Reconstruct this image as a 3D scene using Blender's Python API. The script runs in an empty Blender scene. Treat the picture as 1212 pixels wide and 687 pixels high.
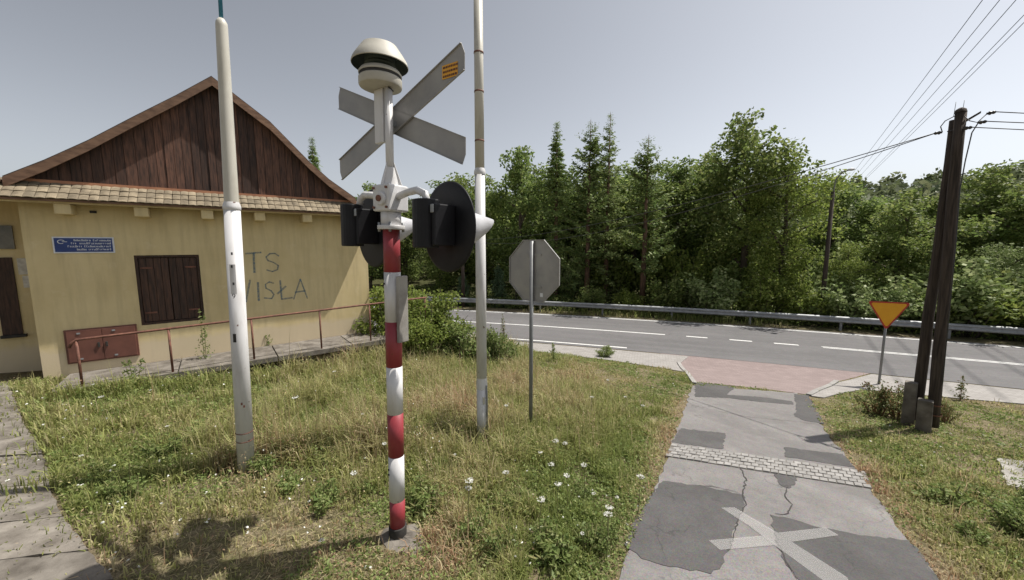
import bpy, math, random
import numpy as np
from mathutils import Vector, Matrix, Quaternion
R = math.radians
random.seed(7)
rng = np.random.default_rng(11)
scene = bpy.context.scene
col = scene.collection

# ------------------------------------------------------------------ camera
IW, IH, FPX = 1212.0, 687.0, 447.6
PITCH = math.atan(53 / FPX)
CAMZ = 2.5
cam_d = bpy.data.cameras.new('camera')
cam = bpy.data.objects.new('camera', cam_d)
col.objects.link(cam)
cam.location = (0, 0, CAMZ)
cam.rotation_euler = (math.pi / 2 - PITCH, 0, 0)
cam_d.sensor_fit = 'HORIZONTAL'
cam_d.sensor_width = 36.0
cam_d.lens = 36.0 * FPX / IW
cam_d.clip_start = 0.05
cam_d.clip_end = 3000
scene.camera = cam
scene.render.resolution_x, scene.render.resolution_y = 1024, 580

# ------------------------------------------------------------------ light
SUN_EL, SUN_AZ = 61.0, 71.0      # azimuth clockwise from +Y
world = bpy.data.worlds.new('World')
scene.world = world
world.use_nodes = True
wn = world.node_tree.nodes
wl = world.node_tree.links
sky = wn.new('ShaderNodeTexSky')
sky.sky_type = 'NISHITA'
sky.sun_disc = False
sky.sun_elevation = R(SUN_EL)
sky.sun_rotation = R(SUN_AZ)
sky.altitude = 350
sky.air_density = 1.0
sky.dust_density = 2.2
sky.ozone_density = 1.2
hs = wn.new('ShaderNodeHueSaturation')
hs.inputs['Saturation'].default_value = 0.24
wl.new(sky.outputs['Color'], hs.inputs['Color'])
ga = wn.new('ShaderNodeGamma')
ga.inputs['Gamma'].default_value = 1.4
wl.new(hs.outputs['Color'], ga.inputs['Color'])
bg = wn['Background']
wl.new(ga.outputs['Color'], bg.inputs['Color'])
bg.inputs['Strength'].default_value = 0.0515
sd = bpy.data.lights.new('sun', 'SUN')
sd.energy = 5.0
sd.angle = R(0.53)
sd.color = (1.0, 0.95, 0.87)
sun = bpy.data.objects.new('sun', sd)
col.objects.link(sun)
sdir = Vector((math.cos(R(SUN_EL)) * math.sin(R(SUN_AZ)), math.cos(R(SUN_EL)) * math.cos(R(SUN_AZ)), math.sin(R(SUN_EL))))
sun.rotation_euler = sdir.to_track_quat('Z', 'Y').to_euler()
sun.location = (20, 8, 30)
scene.view_settings.view_transform = 'Standard'
scene.view_settings.look = 'None'
scene.view_settings.gamma = 1.0
scene.view_settings.exposure = 0.35
scene.view_settings.use_curve_mapping = False

# ------------------------------------------------------------------ terrain maths
RV = (math.sin(R(29.4)), math.cos(R(29.4)))
NV = (0.35026, 0.93666)

def sstep(x):
    x = np.clip(x, 0, 1)
    return x * x * (3 - 2 * x)

def uv(x, y):
    u = x * NV[0] + y * NV[1]
    v = x * NV[1] - y * NV[0]
    w = np.clip(np.abs(v - 2), 0, 45)
    lin = (np.abs(v - 2) - w) * 0.36
    return u + 0.004 * w * w + lin, v

def gz(x, y):
    s = x * RV[0] + y * RV[1]
    U, v = uv(x, y)
    pl = -0.113 * np.clip(s, -2.5, 30)
    w = sstep((U - 12) / 3.2)
    z = pl * (1 - w) + w * -1.75
    z = z - 0.8 * sstep((U - 23.8) / 4.0) + 12.0 * sstep((U - 42) / 100.0)
    return z

def ray(px, py):
    a = (px - IW / 2) / FPX
    b = (IH / 2 - py) / FPX
    return (a, math.cos(PITCH) + b * math.sin(PITCH), -math.sin(PITCH) + b * math.cos(PITCH))

def gp(px, py):
    d = ray(px, py)
    t = np.arange(0.5, 60, 0.003)
    k = np.argmax(CAMZ + d[2] * t < gz(d[0] * t, d[1] * t))
    t = t[k]
    return Vector((d[0] * t, d[1] * t, float(gz(d[0] * t, d[1] * t))))

def zat(px, py, x, y):
    d = ray(px, py)
    t = math.hypot(x, y) / math.hypot(d[0], d[1])
    return CAMZ + d[2] * t

def at_dist(px, py, dist):
    d = ray(px, py)
    t = dist / math.hypot(d[0], d[1])
    return Vector((d[0] * t, d[1] * t, CAMZ + d[2] * t))

def at_U(px, U):
    d = ray(px, 330)
    t = np.arange(2, 250, 0.02)
    k = np.argmax(uv(d[0] * t, d[1] * t)[0] > U)
    x, y = d[0] * t[k], d[1] * t[k]
    return Vector((x, y, float(gz(x, y))))

def road_xy(U, v):
    w = min(abs(v - 2), 45)
    u = U - 0.004 * w * w - (abs(v - 2) - w) * 0.36
    return (u * NV[0] + v * NV[1], u * NV[1] - v * NV[0])

# ------------------------------------------------------------------ materials
def new_mat(name):
    m = bpy.data.materials.new(name)
    m.use_nodes = True
    nt = m.node_tree
    return m, nt, nt.nodes['Principled BSDF']

def nd(nt, typ, **kw):
    n = nt.nodes.new(typ)
    for k, v in kw.items():
        if k.startswith('_'):
            setattr(n, k[1:], v)
        else:
            n.inputs[k.replace('__', ' ')].default_value = v
    return n

def ramp(nt, fac, stops):
    r = nt.nodes.new('ShaderNodeValToRGB')
    el = r.color_ramp.elements
    el[0].position, el[0].color = stops[0][0], (*stops[0][1], 1)
    el[1].position, el[1].color = stops[-1][0], (*stops[-1][1], 1)
    for p, c in stops[1:-1]:
        e = el.new(p)
        e.color = (*c, 1)
    nt.links.new(fac, r.inputs['Fac'])
    return r.outputs['Color']

def mixc(nt, fac, a, b, mode='MIX'):
    m = nt.nodes.new('ShaderNodeMix')
    m.data_type = 'RGBA'
    m.blend_type = mode
    for inp, val in ((0, fac), (6, a), (7, b)):
        if isinstance(val, bpy.types.NodeSocket):
            nt.links.new(val, m.inputs[inp])
        elif inp == 0:
            m.inputs[0].default_value = val
        else:
            m.inputs[inp].default_value = (*val, 1)
    return m.outputs[2]

def coord(nt, kind='Object', scale=(1, 1, 1)):
    if kind == 'Position':
        o = nt.nodes.new('ShaderNodeNewGeometry').outputs['Position']
    else:
        o = nt.nodes.new('ShaderNodeTexCoord').outputs[kind]
    mp = nt.nodes.new('ShaderNodeMapping')
    mp.inputs['Scale'].default_value = scale
    nt.links.new(o, mp.inputs['Vector'])
    return mp.outputs['Vector']

def noise(nt, vec, scale, detail=4, rough=0.55, out='Fac'):
    n = nd(nt, 'ShaderNodeTexNoise', Scale=scale, Detail=detail, Roughness=rough)
    nt.links.new(vec, n.inputs['Vector'])
    return n.outputs[out]

def bump(nt, bs, h, strength=0.3, dist=0.01):
    b = nd(nt, 'ShaderNodeBump', Strength=strength, Distance=dist)
    nt.links.new(h, b.inputs['Height'])
    nt.links.new(b.outputs['Normal'], bs.inputs['Normal'])

def simple(name, c1, c2, scale=6, rough=0.7, metal=0.0, bstr=0.15, bdist=0.004, kind='Object', stretch=(1, 1, 1), obj_var=0.0, lo=0.35, hi=0.65):
    m, nt, bs = new_mat(name)
    vec = coord(nt, kind, stretch)
    f = noise(nt, vec, scale, 6, 0.62)
    c = ramp(nt, f, [(lo, c1), (hi, c2)])
    if obj_var:
        oi = nt.nodes.new('ShaderNodeObjectInfo')
        h = nt.nodes.new('ShaderNodeHueSaturation')
        mr = nd(nt, 'ShaderNodeMapRange')
        mr.inputs[3].default_value = 1 - obj_var
        mr.inputs[4].default_value = 1 + obj_var
        nt.links.new(oi.outputs['Random'], mr.inputs[0])
        nt.links.new(mr.outputs[0], h.inputs['Value'])
        nt.links.new(c, h.inputs['Color'])
        c = h.outputs['Color']
    nt.links.new(c, bs.inputs['Base Color'])
    bs.inputs['Roughness'].default_value = rough
    bs.inputs['Metallic'].default_value = metal
    if bstr:
        bump(nt, bs, noise(nt, vec, scale * 6, 5, 0.7), bstr, bdist)
    return m

def paint_worn(name, base, rust=(0.10, 0.04, 0.02), amount=0.66, rough=0.45, dirt=(0.45, 0.42, 0.37), spots=14):
    m, nt, bs = new_mat(name)
    vec = coord(nt)
    big = noise(nt, coord(nt, 'Object', (5, 5, 1.2)), 2.2, 5, 0.6)
    sp = noise(nt, vec, spots, 3, 0.5)
    c = mixc(nt, ramp(nt, big, [(0.45, (0, 0, 0)), (0.85, (0.6, 0.6, 0.6))]), base, tuple(b * d * 1.15 for b, d in zip(base, dirt)))
    c = mixc(nt, ramp(nt, sp, [(amount, (0, 0, 0)), (amount + 0.04, (1, 1, 1))]), c, rust)
    nt.links.new(c, bs.inputs['Base Color'])
    bs.inputs['Roughness'].default_value = rough
    bump(nt, bs, noise(nt, vec, 60, 3), 0.08, 0.002)
    return m

def asphalt(name, dark, light, speck, big=0.6):
    m, nt, bs = new_mat(name)
    vec = coord(nt, 'Position')
    f = noise(nt, vec, big, 6, 0.65)
    c = ramp(nt, f, [(0.3, dark), (0.72, light)])
    v = nd(nt, 'ShaderNodeTexVoronoi', Scale=95.0)
    nt.links.new(vec, v.inputs['Vector'])
    c = mixc(nt, 0.35, c, v.outputs['Color'], 'SOFT_LIGHT')
    fine = noise(nt, vec, 140, 3, 0.7)
    c = mixc(nt, ramp(nt, fine, [(0.58, (0, 0, 0)), (0.70, (0.5, 0.5, 0.5))]), c, speck)
    # wheel tracks along the main road and broad dirty blotches
    m1 = nt.nodes.new('ShaderNodeMapping')
    m1.inputs['Rotation'].default_value = (0, 0, R(20.5) if big < 0.5 else R(60))
    nt.links.new(vec, m1.inputs['Vector'])
    m2 = nt.nodes.new('ShaderNodeMapping')
    m2.inputs['Scale'].default_value = (0.07, 1.5, 1)
    nt.links.new(m1.outputs[0], m2.inputs['Vector'])
    c = mixc(nt, ramp(nt, noise(nt, m2.outputs[0], 1.0, 5, 0.6), [(0.42, (0, 0, 0)), (0.66, (0.45, 0.45, 0.45))]), c, tuple(d * 0.72 for d in dark))
    c = mixc(nt, ramp(nt, noise(nt, vec, 4.5, 6, 0.75), [(0.5, (0, 0, 0)), (0.72, (0.4, 0.4, 0.4))]), c, tuple(l * 1.25 for l in light))
    # old crack lines and dusty blotches
    wv = nd(nt, 'ShaderNodeTexVoronoi', Scale=1.1, _feature='DISTANCE_TO_EDGE')
    wob = nt.nodes.new('ShaderNodeVectorMath')
    wob.operation = 'MULTIPLY_ADD'
    nn = nd(nt, 'ShaderNodeTexNoise', Scale=3.0, Detail=5.0)
    nt.links.new(vec, nn.inputs['Vector'])
    nt.links.new(nn.outputs['Color'], wob.inputs[0])
    wob.inputs[1].default_value = (0.7, 0.7, 0.7)
    nt.links.new(vec, wob.inputs[2])
    nt.links.new(wob.outputs[0], wv.inputs['Vector'])
    crk = ramp(nt, wv.outputs['Distance'], [(0.0, (1, 1, 1)), (0.014, (0, 0, 0))])
    msk = ramp(nt, noise(nt, vec, 0.9, 3), [(0.5, (0, 0, 0)), (0.6, (0.6, 0.6, 0.6))])
    cm = mixc(nt, 1.0, crk, msk, 'MULTIPLY')
    c = mixc(nt, cm, c, tuple(d * 0.45 for d in dark))
    h = nt.nodes.new('ShaderNodeHueSaturation')
    nt.links.new(c, h.inputs['Color'])
    h.inputs['Saturation'].default_value = 0.75
    nt.links.new(h.outputs[0], bs.inputs['Base Color'])
    bs.inputs['Roughness'].default_value = 0.88
    bump(nt, bs, fine, 0.45, 0.004)
    return m

def leaf_mat(name, stops, trans=0.35, tint_attr=False, obj_var=0.12, rough=0.55):
    m, nt, bs = new_mat(name)
    g = nt.nodes.new('ShaderNodeNewGeometry')
    if tint_attr:
        a = nt.nodes.new('ShaderNodeAttribute')
        a.attribute_name = 'tint'
        fac = a.outputs['Fac']
    else:
        fac = g.outputs['Random Per Island']
    c = ramp(nt, fac, stops)
    h = nt.nodes.new('ShaderNodeHueSaturation')
    mr = nd(nt, 'ShaderNodeMapRange')
    mr.inputs[3].default_value = 1 - obj_var
    mr.inputs[4].default_value = 1 + obj_var
    oi = nt.nodes.new('ShaderNodeObjectInfo')
    nt.links.new(g.outputs['Random Per Island'] if tint_attr else oi.outputs['Random'], mr.inputs[0])
    nt.links.new(mr.outputs[0], h.inputs['Value'])
    nt.links.new(c, h.inputs['Color'])
    nt.links.new(h.outputs[0], bs.inputs['Base Color'])
    bs.inputs['Roughness'].default_value = rough
    bs.inputs['Specular IOR Level'].default_value = 0.25
    tr = nt.nodes.new('ShaderNodeBsdfTranslucent')
    nt.links.new(h.outputs[0], tr.inputs['Color'])
    mx = nt.nodes.new('ShaderNodeMixShader')
    mx.inputs[0].default_value = trans
    nt.links.new(bs.outputs[0], mx.inputs[1])
    nt.links.new(tr.outputs[0], mx.inputs[2])
    nt.links.new(mx.outputs[0], nt.nodes['Material Output'].inputs['Surface'])
    return m

M = {}
M['asphalt_main'] = asphalt('asphalt_main', (0.095, 0.091, 0.093), (0.13, 0.124, 0.126), (0.19, 0.18, 0.18), 0.35)
M['asphalt_lane'] = asphalt('asphalt_lane', (0.125, 0.115, 0.111), (0.195, 0.181, 0.175), (0.29, 0.272, 0.265), 0.9)
M['asphalt_patch_and_shade'] = asphalt('asphalt_patch_and_shade', (0.052, 0.049, 0.049), (0.082, 0.077, 0.076), (0.14, 0.13, 0.13), 1.3)
M['line'] = simple('line_paint', (0.36, 0.36, 0.35), (0.62, 0.62, 0.61), 9, 0.6, kind='Position', lo=0.3, hi=0.5)
M['paver'] = simple('paver_concrete', (0.185, 0.178, 0.17), (0.27, 0.26, 0.25), 9, 0.85, bstr=0.4, obj_var=0.14, kind='Position')
M['mortar'] = simple('joint_sand', (0.11, 0.10, 0.09), (0.17, 0.158, 0.14), 20, 0.95, kind='Position')
M['concrete'] = simple('concrete', (0.20, 0.185, 0.168), (0.33, 0.315, 0.29), 3.5, 0.9, bstr=0.5, obj_var=0.12)
M['concrete_old'] = simple('concrete_old', (0.085, 0.073, 0.06), (0.20, 0.18, 0.155), 4, 0.92, bstr=0.6, bdist=0.01, obj_var=0.12)
M['kerb'] = simple('kerb_concrete', (0.22, 0.21, 0.20), (0.31, 0.30, 0.285), 5, 0.9, obj_var=0.1)
M['steel'] = simple('galvanised', (0.24, 0.25, 0.26), (0.36, 0.37, 0.38), 5, 0.6, 0.4, 0.05)
M['steel_dull'] = simple('dull_grey_steel', (0.17, 0.175, 0.18), (0.24, 0.245, 0.25), 4, 0.5, 0.25, 0.05)
M['white_paint'] = paint_worn('white_pole_paint', (0.60, 0.595, 0.60), amount=0.69)
M['white_sig'] = paint_worn('white_signal_paint', (0.63, 0.625, 0.63), amount=0.72)
M['red_band'] = paint_worn('red_band_paint', (0.27, 0.035, 0.045), amount=0.74, dirt=(0.6, 0.6, 0.6))
M['cream_paint'] = paint_worn('cream_paint', (0.50, 0.48, 0.42), amount=0.76)
M['black'] = simple('black_enamel', (0.008, 0.008, 0.010), (0.014, 0.014, 0.017), 5, 0.5, 0, 0.04)
M['black'].node_tree.nodes['Principled BSDF'].inputs['Specular IOR Level'].default_value = 0.25
M['rubber'] = simple('bitumen', (0.015, 0.014, 0.013), (0.04, 0.036, 0.032), 10, 0.8)
M['visor'] = simple('visor_grey', (0.40, 0.40, 0.42), (0.48, 0.48, 0.5), 5, 0.5, 0, 0.03)
M['signback'] = simple('sign_back', (0.26, 0.255, 0.255), (0.34, 0.33, 0.315), 3, 0.5, 0.15, 0.04)
M['horn'] = simple('horn_cream', (0.38, 0.36, 0.31), (0.48, 0.46, 0.40), 4, 0.6)
M['horn_green'] = simple('horn_grille', (0.03, 0.045, 0.04), (0.06, 0.08, 0.07), 8, 0.6)
M['orange'] = simple('orange_sticker', (0.72, 0.33, 0.02), (0.78, 0.40, 0.03), 8, 0.5, 0, 0)
M['yellow_sign'] = simple('yellow_sign', (0.72, 0.33, 0.012), (0.78, 0.38, 0.018), 4, 0.42, 0, 0)
M['red_sign'] = simple('red_sign', (0.36, 0.025, 0.02), (0.46, 0.035, 0.025), 6, 0.42, 0, 0)
M['blue_pipe'] = paint_worn('blue_pipe', (0.03, 0.19, 0.30), amount=0.74)
M['blue_sign'] = simple('blue_sign', (0.012, 0.035, 0.16), (0.018, 0.05, 0.20), 5, 0.4, 0, 0)
M['white_print'] = simple('white_print', (0.6, 0.62, 0.66), (0.72, 0.73, 0.76), 9, 0.6, 0, 0)
M['dark_print'] = simple('dark_print', (0.03, 0.03, 0.04), (0.06, 0.06, 0.07), 9, 0.6, 0, 0)
M['plank'] = simple('gable_plank', (0.022, 0.011, 0.008), (0.16, 0.075, 0.047), 5, 0.75, 0, 0.5, 0.006, stretch=(6, 6, 0.55), obj_var=0.5, lo=0.33, hi=0.78)
M['shutter'] = simple('shutter_plank', (0.022, 0.011, 0.007), (0.075, 0.035, 0.021), 5, 0.7, 0, 0.5, 0.004, stretch=(6, 6, 0.6), obj_var=0.25)
M['barge'] = simple('barge_wood', (0.10, 0.052, 0.030), (0.20, 0.115, 0.07), 4, 0.75, 0, 0.4, 0.004, stretch=(1, 5, 3), obj_var=0.1)
M['roof_dark'] = simple('roof_felt', (0.03, 0.022, 0.018), (0.07, 0.052, 0.043), 4, 0.85)
M['tile'] = simple('clay_tile', (0.125, 0.10, 0.066), (0.245, 0.20, 0.135), 5, 0.85, 0, 0.4, 0.006, kind='Position', obj_var=0.2)
M['flashing'] = simple('flashing', (0.30, 0.13, 0.07), (0.40, 0.19, 0.10), 4, 0.6)
M['hatch'] = simple('hatch_paint', (0.11, 0.042, 0.03), (0.16, 0.062, 0.044), 3, 0.55, 0, 0.1)
M['rust'] = simple('rusty_rail', (0.09, 0.035, 0.024), (0.20, 0.085, 0.055), 12, 0.75, 0, 0.3)
M['wood_pole'] = simple('creosote_wood', (0.018, 0.012, 0.009), (0.075, 0.055, 0.042), 5, 0.85, 0, 0.7, 0.01, stretch=(7, 7, 0.4))
M['bark'] = simple('bark', (0.045, 0.034, 0.025), (0.12, 0.095, 0.07), 6, 0.9, 0, 0.6, 0.02, stretch=(1, 1, 0.35))
M['bark_pine'] = simple('bark_pine', (0.07, 0.04, 0.027), (0.17, 0.10, 0.065), 6, 0.9, 0, 0.6, 0.02, stretch=(1, 1, 0.35))
M['insul'] = simple('insulator', (0.02, 0.018, 0.018), (0.04, 0.035, 0.03), 8, 0.35, 0, 0)
M['cable'] = simple('cable_black', (0.03, 0.03, 0.032), (0.05, 0.05, 0.052), 8, 0.6, 0, 0)
M['poster'] = simple('paper_notice', (0.42, 0.40, 0.36), (0.6, 0.58, 0.53), 14, 0.8, 0, 0)
M['pane'] = simple('dusty_pane', (0.10, 0.10, 0.09), (0.20, 0.19, 0.17), 3, 0.25, 0, 0)

def mk_plaster():
    m, nt, bs = new_mat('yellow_plaster')
    vec = coord(nt)
    c = ramp(nt, noise(nt, vec, 0.9, 6, 0.6), [(0.30, (0.54, 0.43, 0.225)), (0.7, (0.66, 0.545, 0.315))])
    # streaks and blotches, old repairs, beige tint along the foot
    st = noise(nt, coord(nt, 'Object', (5, 5, 0.5)), 1.4, 5, 0.6)
    c = mixc(nt, ramp(nt, st, [(0.46, (0, 0, 0)), (0.78, (0.7, 0.7, 0.7))]), c, (0.42, 0.335, 0.19))
    c = mixc(nt, ramp(nt, noise(nt, vec, 3.2, 7, 0.7), [(0.56, (0, 0, 0)), (0.7, (0.35, 0.35, 0.35))]), c, (0.70, 0.60, 0.40))
    sep = nt.nodes.new('ShaderNodeSeparateXYZ')
    tc = nt.nodes.new('ShaderNodeTexCoord')
    nt.links.new(tc.outputs['Object'], sep.inputs[0])
    mr = nd(nt, 'ShaderNodeMapRange')
    for i, v in ((1, 0.62), (2, 0.50), (3, 0.0), (4, 0.75)):
        mr.inputs[i].default_value = v
    ad = nt.nodes.new('ShaderNodeMath')
    ad.operation = 'MULTIPLY_ADD'
    nt.links.new(noise(nt, vec, 2.5, 5, 0.7), ad.inputs[0])
    ad.inputs[1].default_value = 0.35
    nt.links.new(sep.outputs['Z'], ad.inputs[2])
    sb = nt.nodes.new('ShaderNodeMath')
    sb.operation = 'SUBTRACT'
    nt.links.new(ad.outputs[0], sb.inputs[0])
    sb.inputs[1].default_value = 0.17
    nt.links.new(sb.outputs[0], mr.inputs[0])
    c = mixc(nt, mr.outputs[0], c, (0.58, 0.485, 0.35))
    nt.links.new(c, bs.inputs['Base Color'])
    bs.inputs['Roughness'].default_value = 0.92
    bump(nt, bs, noise(nt, vec, 42, 6, 0.75), 0.55, 0.008)
    return m
M['plaster'] = mk_plaster()

def mk_graffiti():
    m, nt, bs = new_mat('faded_spray')
    bs.inputs['Base Color'].default_value = (0.12, 0.20, 0.25, 1)
    bs.inputs['Roughness'].default_value = 0.9
    tr = nt.nodes.new('ShaderNodeBsdfTransparent')
    mx = nt.nodes.new('ShaderNodeMixShader')
    f = ramp(nt, noise(nt, coord(nt), 18, 5, 0.8), [(0.3, (0.15, 0.15, 0.15)), (0.62, (0.72, 0.72, 0.72))])
    nt.links.new(f, mx.inputs[0])
    nt.links.new(tr.outputs[0], mx.inputs[1])
    nt.links.new(bs.outputs[0], mx.inputs[2])
    nt.links.new(mx.outputs[0], nt.nodes['Material Output'].inputs['Surface'])
    return m
M['graffiti'] = mk_graffiti()

def mk_worn_mark():
    m, nt, bs = new_mat('worn_marking')
    bs.inputs['Base Color'].default_value = (0.5, 0.49, 0.48, 1)
    bs.inputs['Roughness'].default_value = 0.85
    tr = nt.nodes.new('ShaderNodeBsdfTransparent')
    mx = nt.nodes.new('ShaderNodeMixShader')
    f = ramp(nt, noise(nt, coord(nt, 'Position'), 60, 5, 0.8), [(0.3, (0.2, 0.2, 0.2)), (0.65, (0.34, 0.34, 0.34))])
    nt.links.new(f, mx.inputs[0])
    nt.links.new(tr.outputs[0], mx.inputs[1])
    nt.links.new(bs.outputs[0], mx.inputs[2])
    nt.links.new(mx.outputs[0], nt.nodes['Material Output'].inputs['Surface'])
    return m
M['worn_mark'] = mk_worn_mark()

def mk_brick(name, c1, c2, mortar, ang, w=0.2, h=0.1):
    m, nt, bs = new_mat(name)
    g = nt.nodes.new('ShaderNodeNewGeometry')
    mp = nt.nodes.new('ShaderNodeMapping')
    mp.inputs['Rotation'].default_value = (0, 0, ang)
    nt.links.new(g.outputs['Position'], mp.inputs['Vector'])
    b = nd(nt, 'ShaderNodeTexBrick', Scale=1.0, Bias=0.0)
    b.inputs['Color1'].default_value = (*c1, 1)
    b.inputs['Color2'].default_value = (*c2, 1)
    b.inputs['Mortar'].default_value = (*mortar, 1)
    b.inputs['Mortar Size'].default_value = 0.006
    b.inputs['Brick Width'].default_value = w
    b.inputs['Row Height'].default_value = h
    nt.links.new(mp.outputs[0], b.inputs['Vector'])
    n = noise(nt, g.outputs['Position'], 2.2, 6, 0.65)
    c = mixc(nt, ramp(nt, n, [(0.35, (0, 0, 0)), (0.75, (0.55, 0.55, 0.55))]), b.outputs['Color'], tuple(x * 0.72 for x in c1))
    nt.links.new(c, bs.inputs['Base Color'])
    bs.inputs['Roughness'].default_value = 0.9
    bump(nt, bs, b.outputs['Fac'], -0.4, 0.004)
    return m
M['red_paving'] = mk_brick('red_paving', (0.21, 0.162, 0.155), (0.255, 0.20, 0.192), (0.16, 0.13, 0.125), R(20))
M['walk_paving'] = mk_brick('walk_paving', (0.26, 0.245, 0.232), (0.32, 0.305, 0.29), (0.17, 0.155, 0.145), R(20))

def mk_ground():
    m, nt, bs = new_mat('meadow_soil')
    vec = coord(nt, 'Position')
    n1 = noise(nt, vec, 0.55, 7, 0.65)
    n2 = noise(nt, vec, 7, 6, 0.75)
    n3 = noise(nt, coord(nt, 'Position', (1, 1, 1)), 45, 4, 0.8)
    c = ramp(nt, n1, [(0.38, (0.10, 0.105, 0.038)), (0.5, (0.155, 0.14, 0.075)), (0.64, (0.25, 0.19, 0.135))])
    c = mixc(nt, ramp(nt, n2, [(0.42, (0, 0, 0)), (0.62, (0.8, 0.8, 0.8))]), c, (0.30, 0.245, 0.165))
    c = mixc(nt, ramp(nt, n3, [(0.42, (0.75, 0.75, 0.75)), (0.55, (0, 0, 0))]), c, (0.075, 0.06, 0.038))
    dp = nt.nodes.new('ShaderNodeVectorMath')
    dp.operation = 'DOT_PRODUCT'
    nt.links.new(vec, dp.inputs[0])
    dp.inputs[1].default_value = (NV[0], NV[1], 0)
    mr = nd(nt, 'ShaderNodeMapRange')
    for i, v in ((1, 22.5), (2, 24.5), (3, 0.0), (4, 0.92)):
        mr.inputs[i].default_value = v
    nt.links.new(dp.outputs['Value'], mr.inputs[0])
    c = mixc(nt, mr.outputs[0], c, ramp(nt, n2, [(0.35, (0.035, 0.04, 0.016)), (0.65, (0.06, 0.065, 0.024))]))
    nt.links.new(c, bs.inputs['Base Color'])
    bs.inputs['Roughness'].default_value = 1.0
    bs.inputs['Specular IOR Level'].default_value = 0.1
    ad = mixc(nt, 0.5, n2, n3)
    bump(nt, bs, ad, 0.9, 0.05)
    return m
M['ground'] = mk_ground()

G = lambda a, b, c: (a, b, c)
M['leaf_mid'] = leaf_mat('leaf_mid', [(0, (0.115, 0.163, 0.045)), (0.5, (0.177, 0.235, 0.064)), (1, (0.270, 0.297, 0.103))], 0.5)
M['leaf_dark'] = leaf_mat('leaf_dark', [(0, (0.112, 0.168, 0.053)), (0.6, (0.178, 0.246, 0.068)), (1, (0.273, 0.321, 0.103))], 0.5)
M['leaf_light'] = leaf_mat('leaf_light', [(0, (0.144, 0.196, 0.041)), (0.6, (0.210, 0.270, 0.059)), (1, (0.287, 0.315, 0.090))], 0.5)
M['leaf_pale'] = leaf_mat('leaf_pale', [(0, (0.145, 0.204, 0.064)), (0.6, (0.231, 0.289, 0.111)), (1, (0.366, 0.406, 0.203))])
M['needle'] = leaf_mat('needle', [(0, (0.119, 0.183, 0.060)), (0.6, (0.194, 0.263, 0.082)), (1, (0.285, 0.341, 0.113))], 0.32)
M['needle_larch'] = leaf_mat('needle_larch', [(0, (0.150, 0.200, 0.073)), (0.6, (0.219, 0.277, 0.100)), (1, (0.301, 0.344, 0.144))], 0.38)
M['needle_blue'] = leaf_mat('needle_blue', [(0, (0.056, 0.098, 0.049)), (0.6, (0.091, 0.140, 0.070)), (1, (0.126, 0.182, 0.098))], 0.22)
M['forest'] = leaf_mat('forest_leaf', [(0, (0.089, 0.117, 0.061)), (0.35, (0.123, 0.150, 0.072)), (0.7, (0.162, 0.189, 0.094)), (1, (0.203, 0.217, 0.118))], 0.38, True, 0.2)
M['grass'] = leaf_mat('grass_blade', [(0, (0.20, 0.245, 0.07)), (0.35, (0.30, 0.315, 0.11)), (0.6, (0.42, 0.385, 0.185)), (0.8, (0.50, 0.43, 0.27)), (1, (0.41, 0.265, 0.165))], 0.48, True, 0.32)
M['weed'] = leaf_mat('weed_leaf', [(0, (0.13, 0.19, 0.055)), (0.6, (0.21, 0.265, 0.085)), (1, (0.31, 0.33, 0.14))], 0.45)
M['bramble'] = leaf_mat('bramble_leaf', [(0, (0.10, 0.13, 0.045)), (0.7, (0.17, 0.185, 0.07)), (0.85, (0.24, 0.16, 0.075)), (1, (0.22, 0.10, 0.06))], 0.4)
M['petal'] = leaf_mat('white_petal', [(0, (0.62, 0.62, 0.56)), (1, (0.82, 0.82, 0.78))], 0.25)
M['stalk'] = simple('stalk', (0.10, 0.12, 0.035), (0.19, 0.17, 0.07), 8, 0.8, 0, 0)
M['dry_stalk'] = simple('dry_stalk', (0.17, 0.08, 0.04), (0.28, 0.17, 0.09), 8, 0.8, 0, 0)

# ------------------------------------------------------------------ mesh helpers
def mesh_np(name, V, F, mat, tint=None, smooth=False):
    V = np.asarray(V, dtype=np.float32)
    F = np.asarray(F, dtype=np.int32)
    me = bpy.data.meshes.new(name)
    k = F.shape[1]
    me.vertices.add(len(V))
    me.vertices.foreach_set('co', V.ravel())
    me.loops.add(F.size)
    me.loops.foreach_set('vertex_index', F.ravel())
    me.polygons.add(len(F))
    me.polygons.foreach_set('loop_start', np.arange(0, F.size, k, dtype=np.int32))
    if tint is not None:
        at = me.attributes.new('tint', 'FLOAT', 'POINT')
        at.data.foreach_set('value', np.asarray(tint, dtype=np.float32))
    me.update(calc_edges=True)
    me.validate()
    me.materials.append(mat)
    if smooth:
        me.polygons.foreach_set('use_smooth', np.ones(len(F), dtype=bool))
    return me

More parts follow.
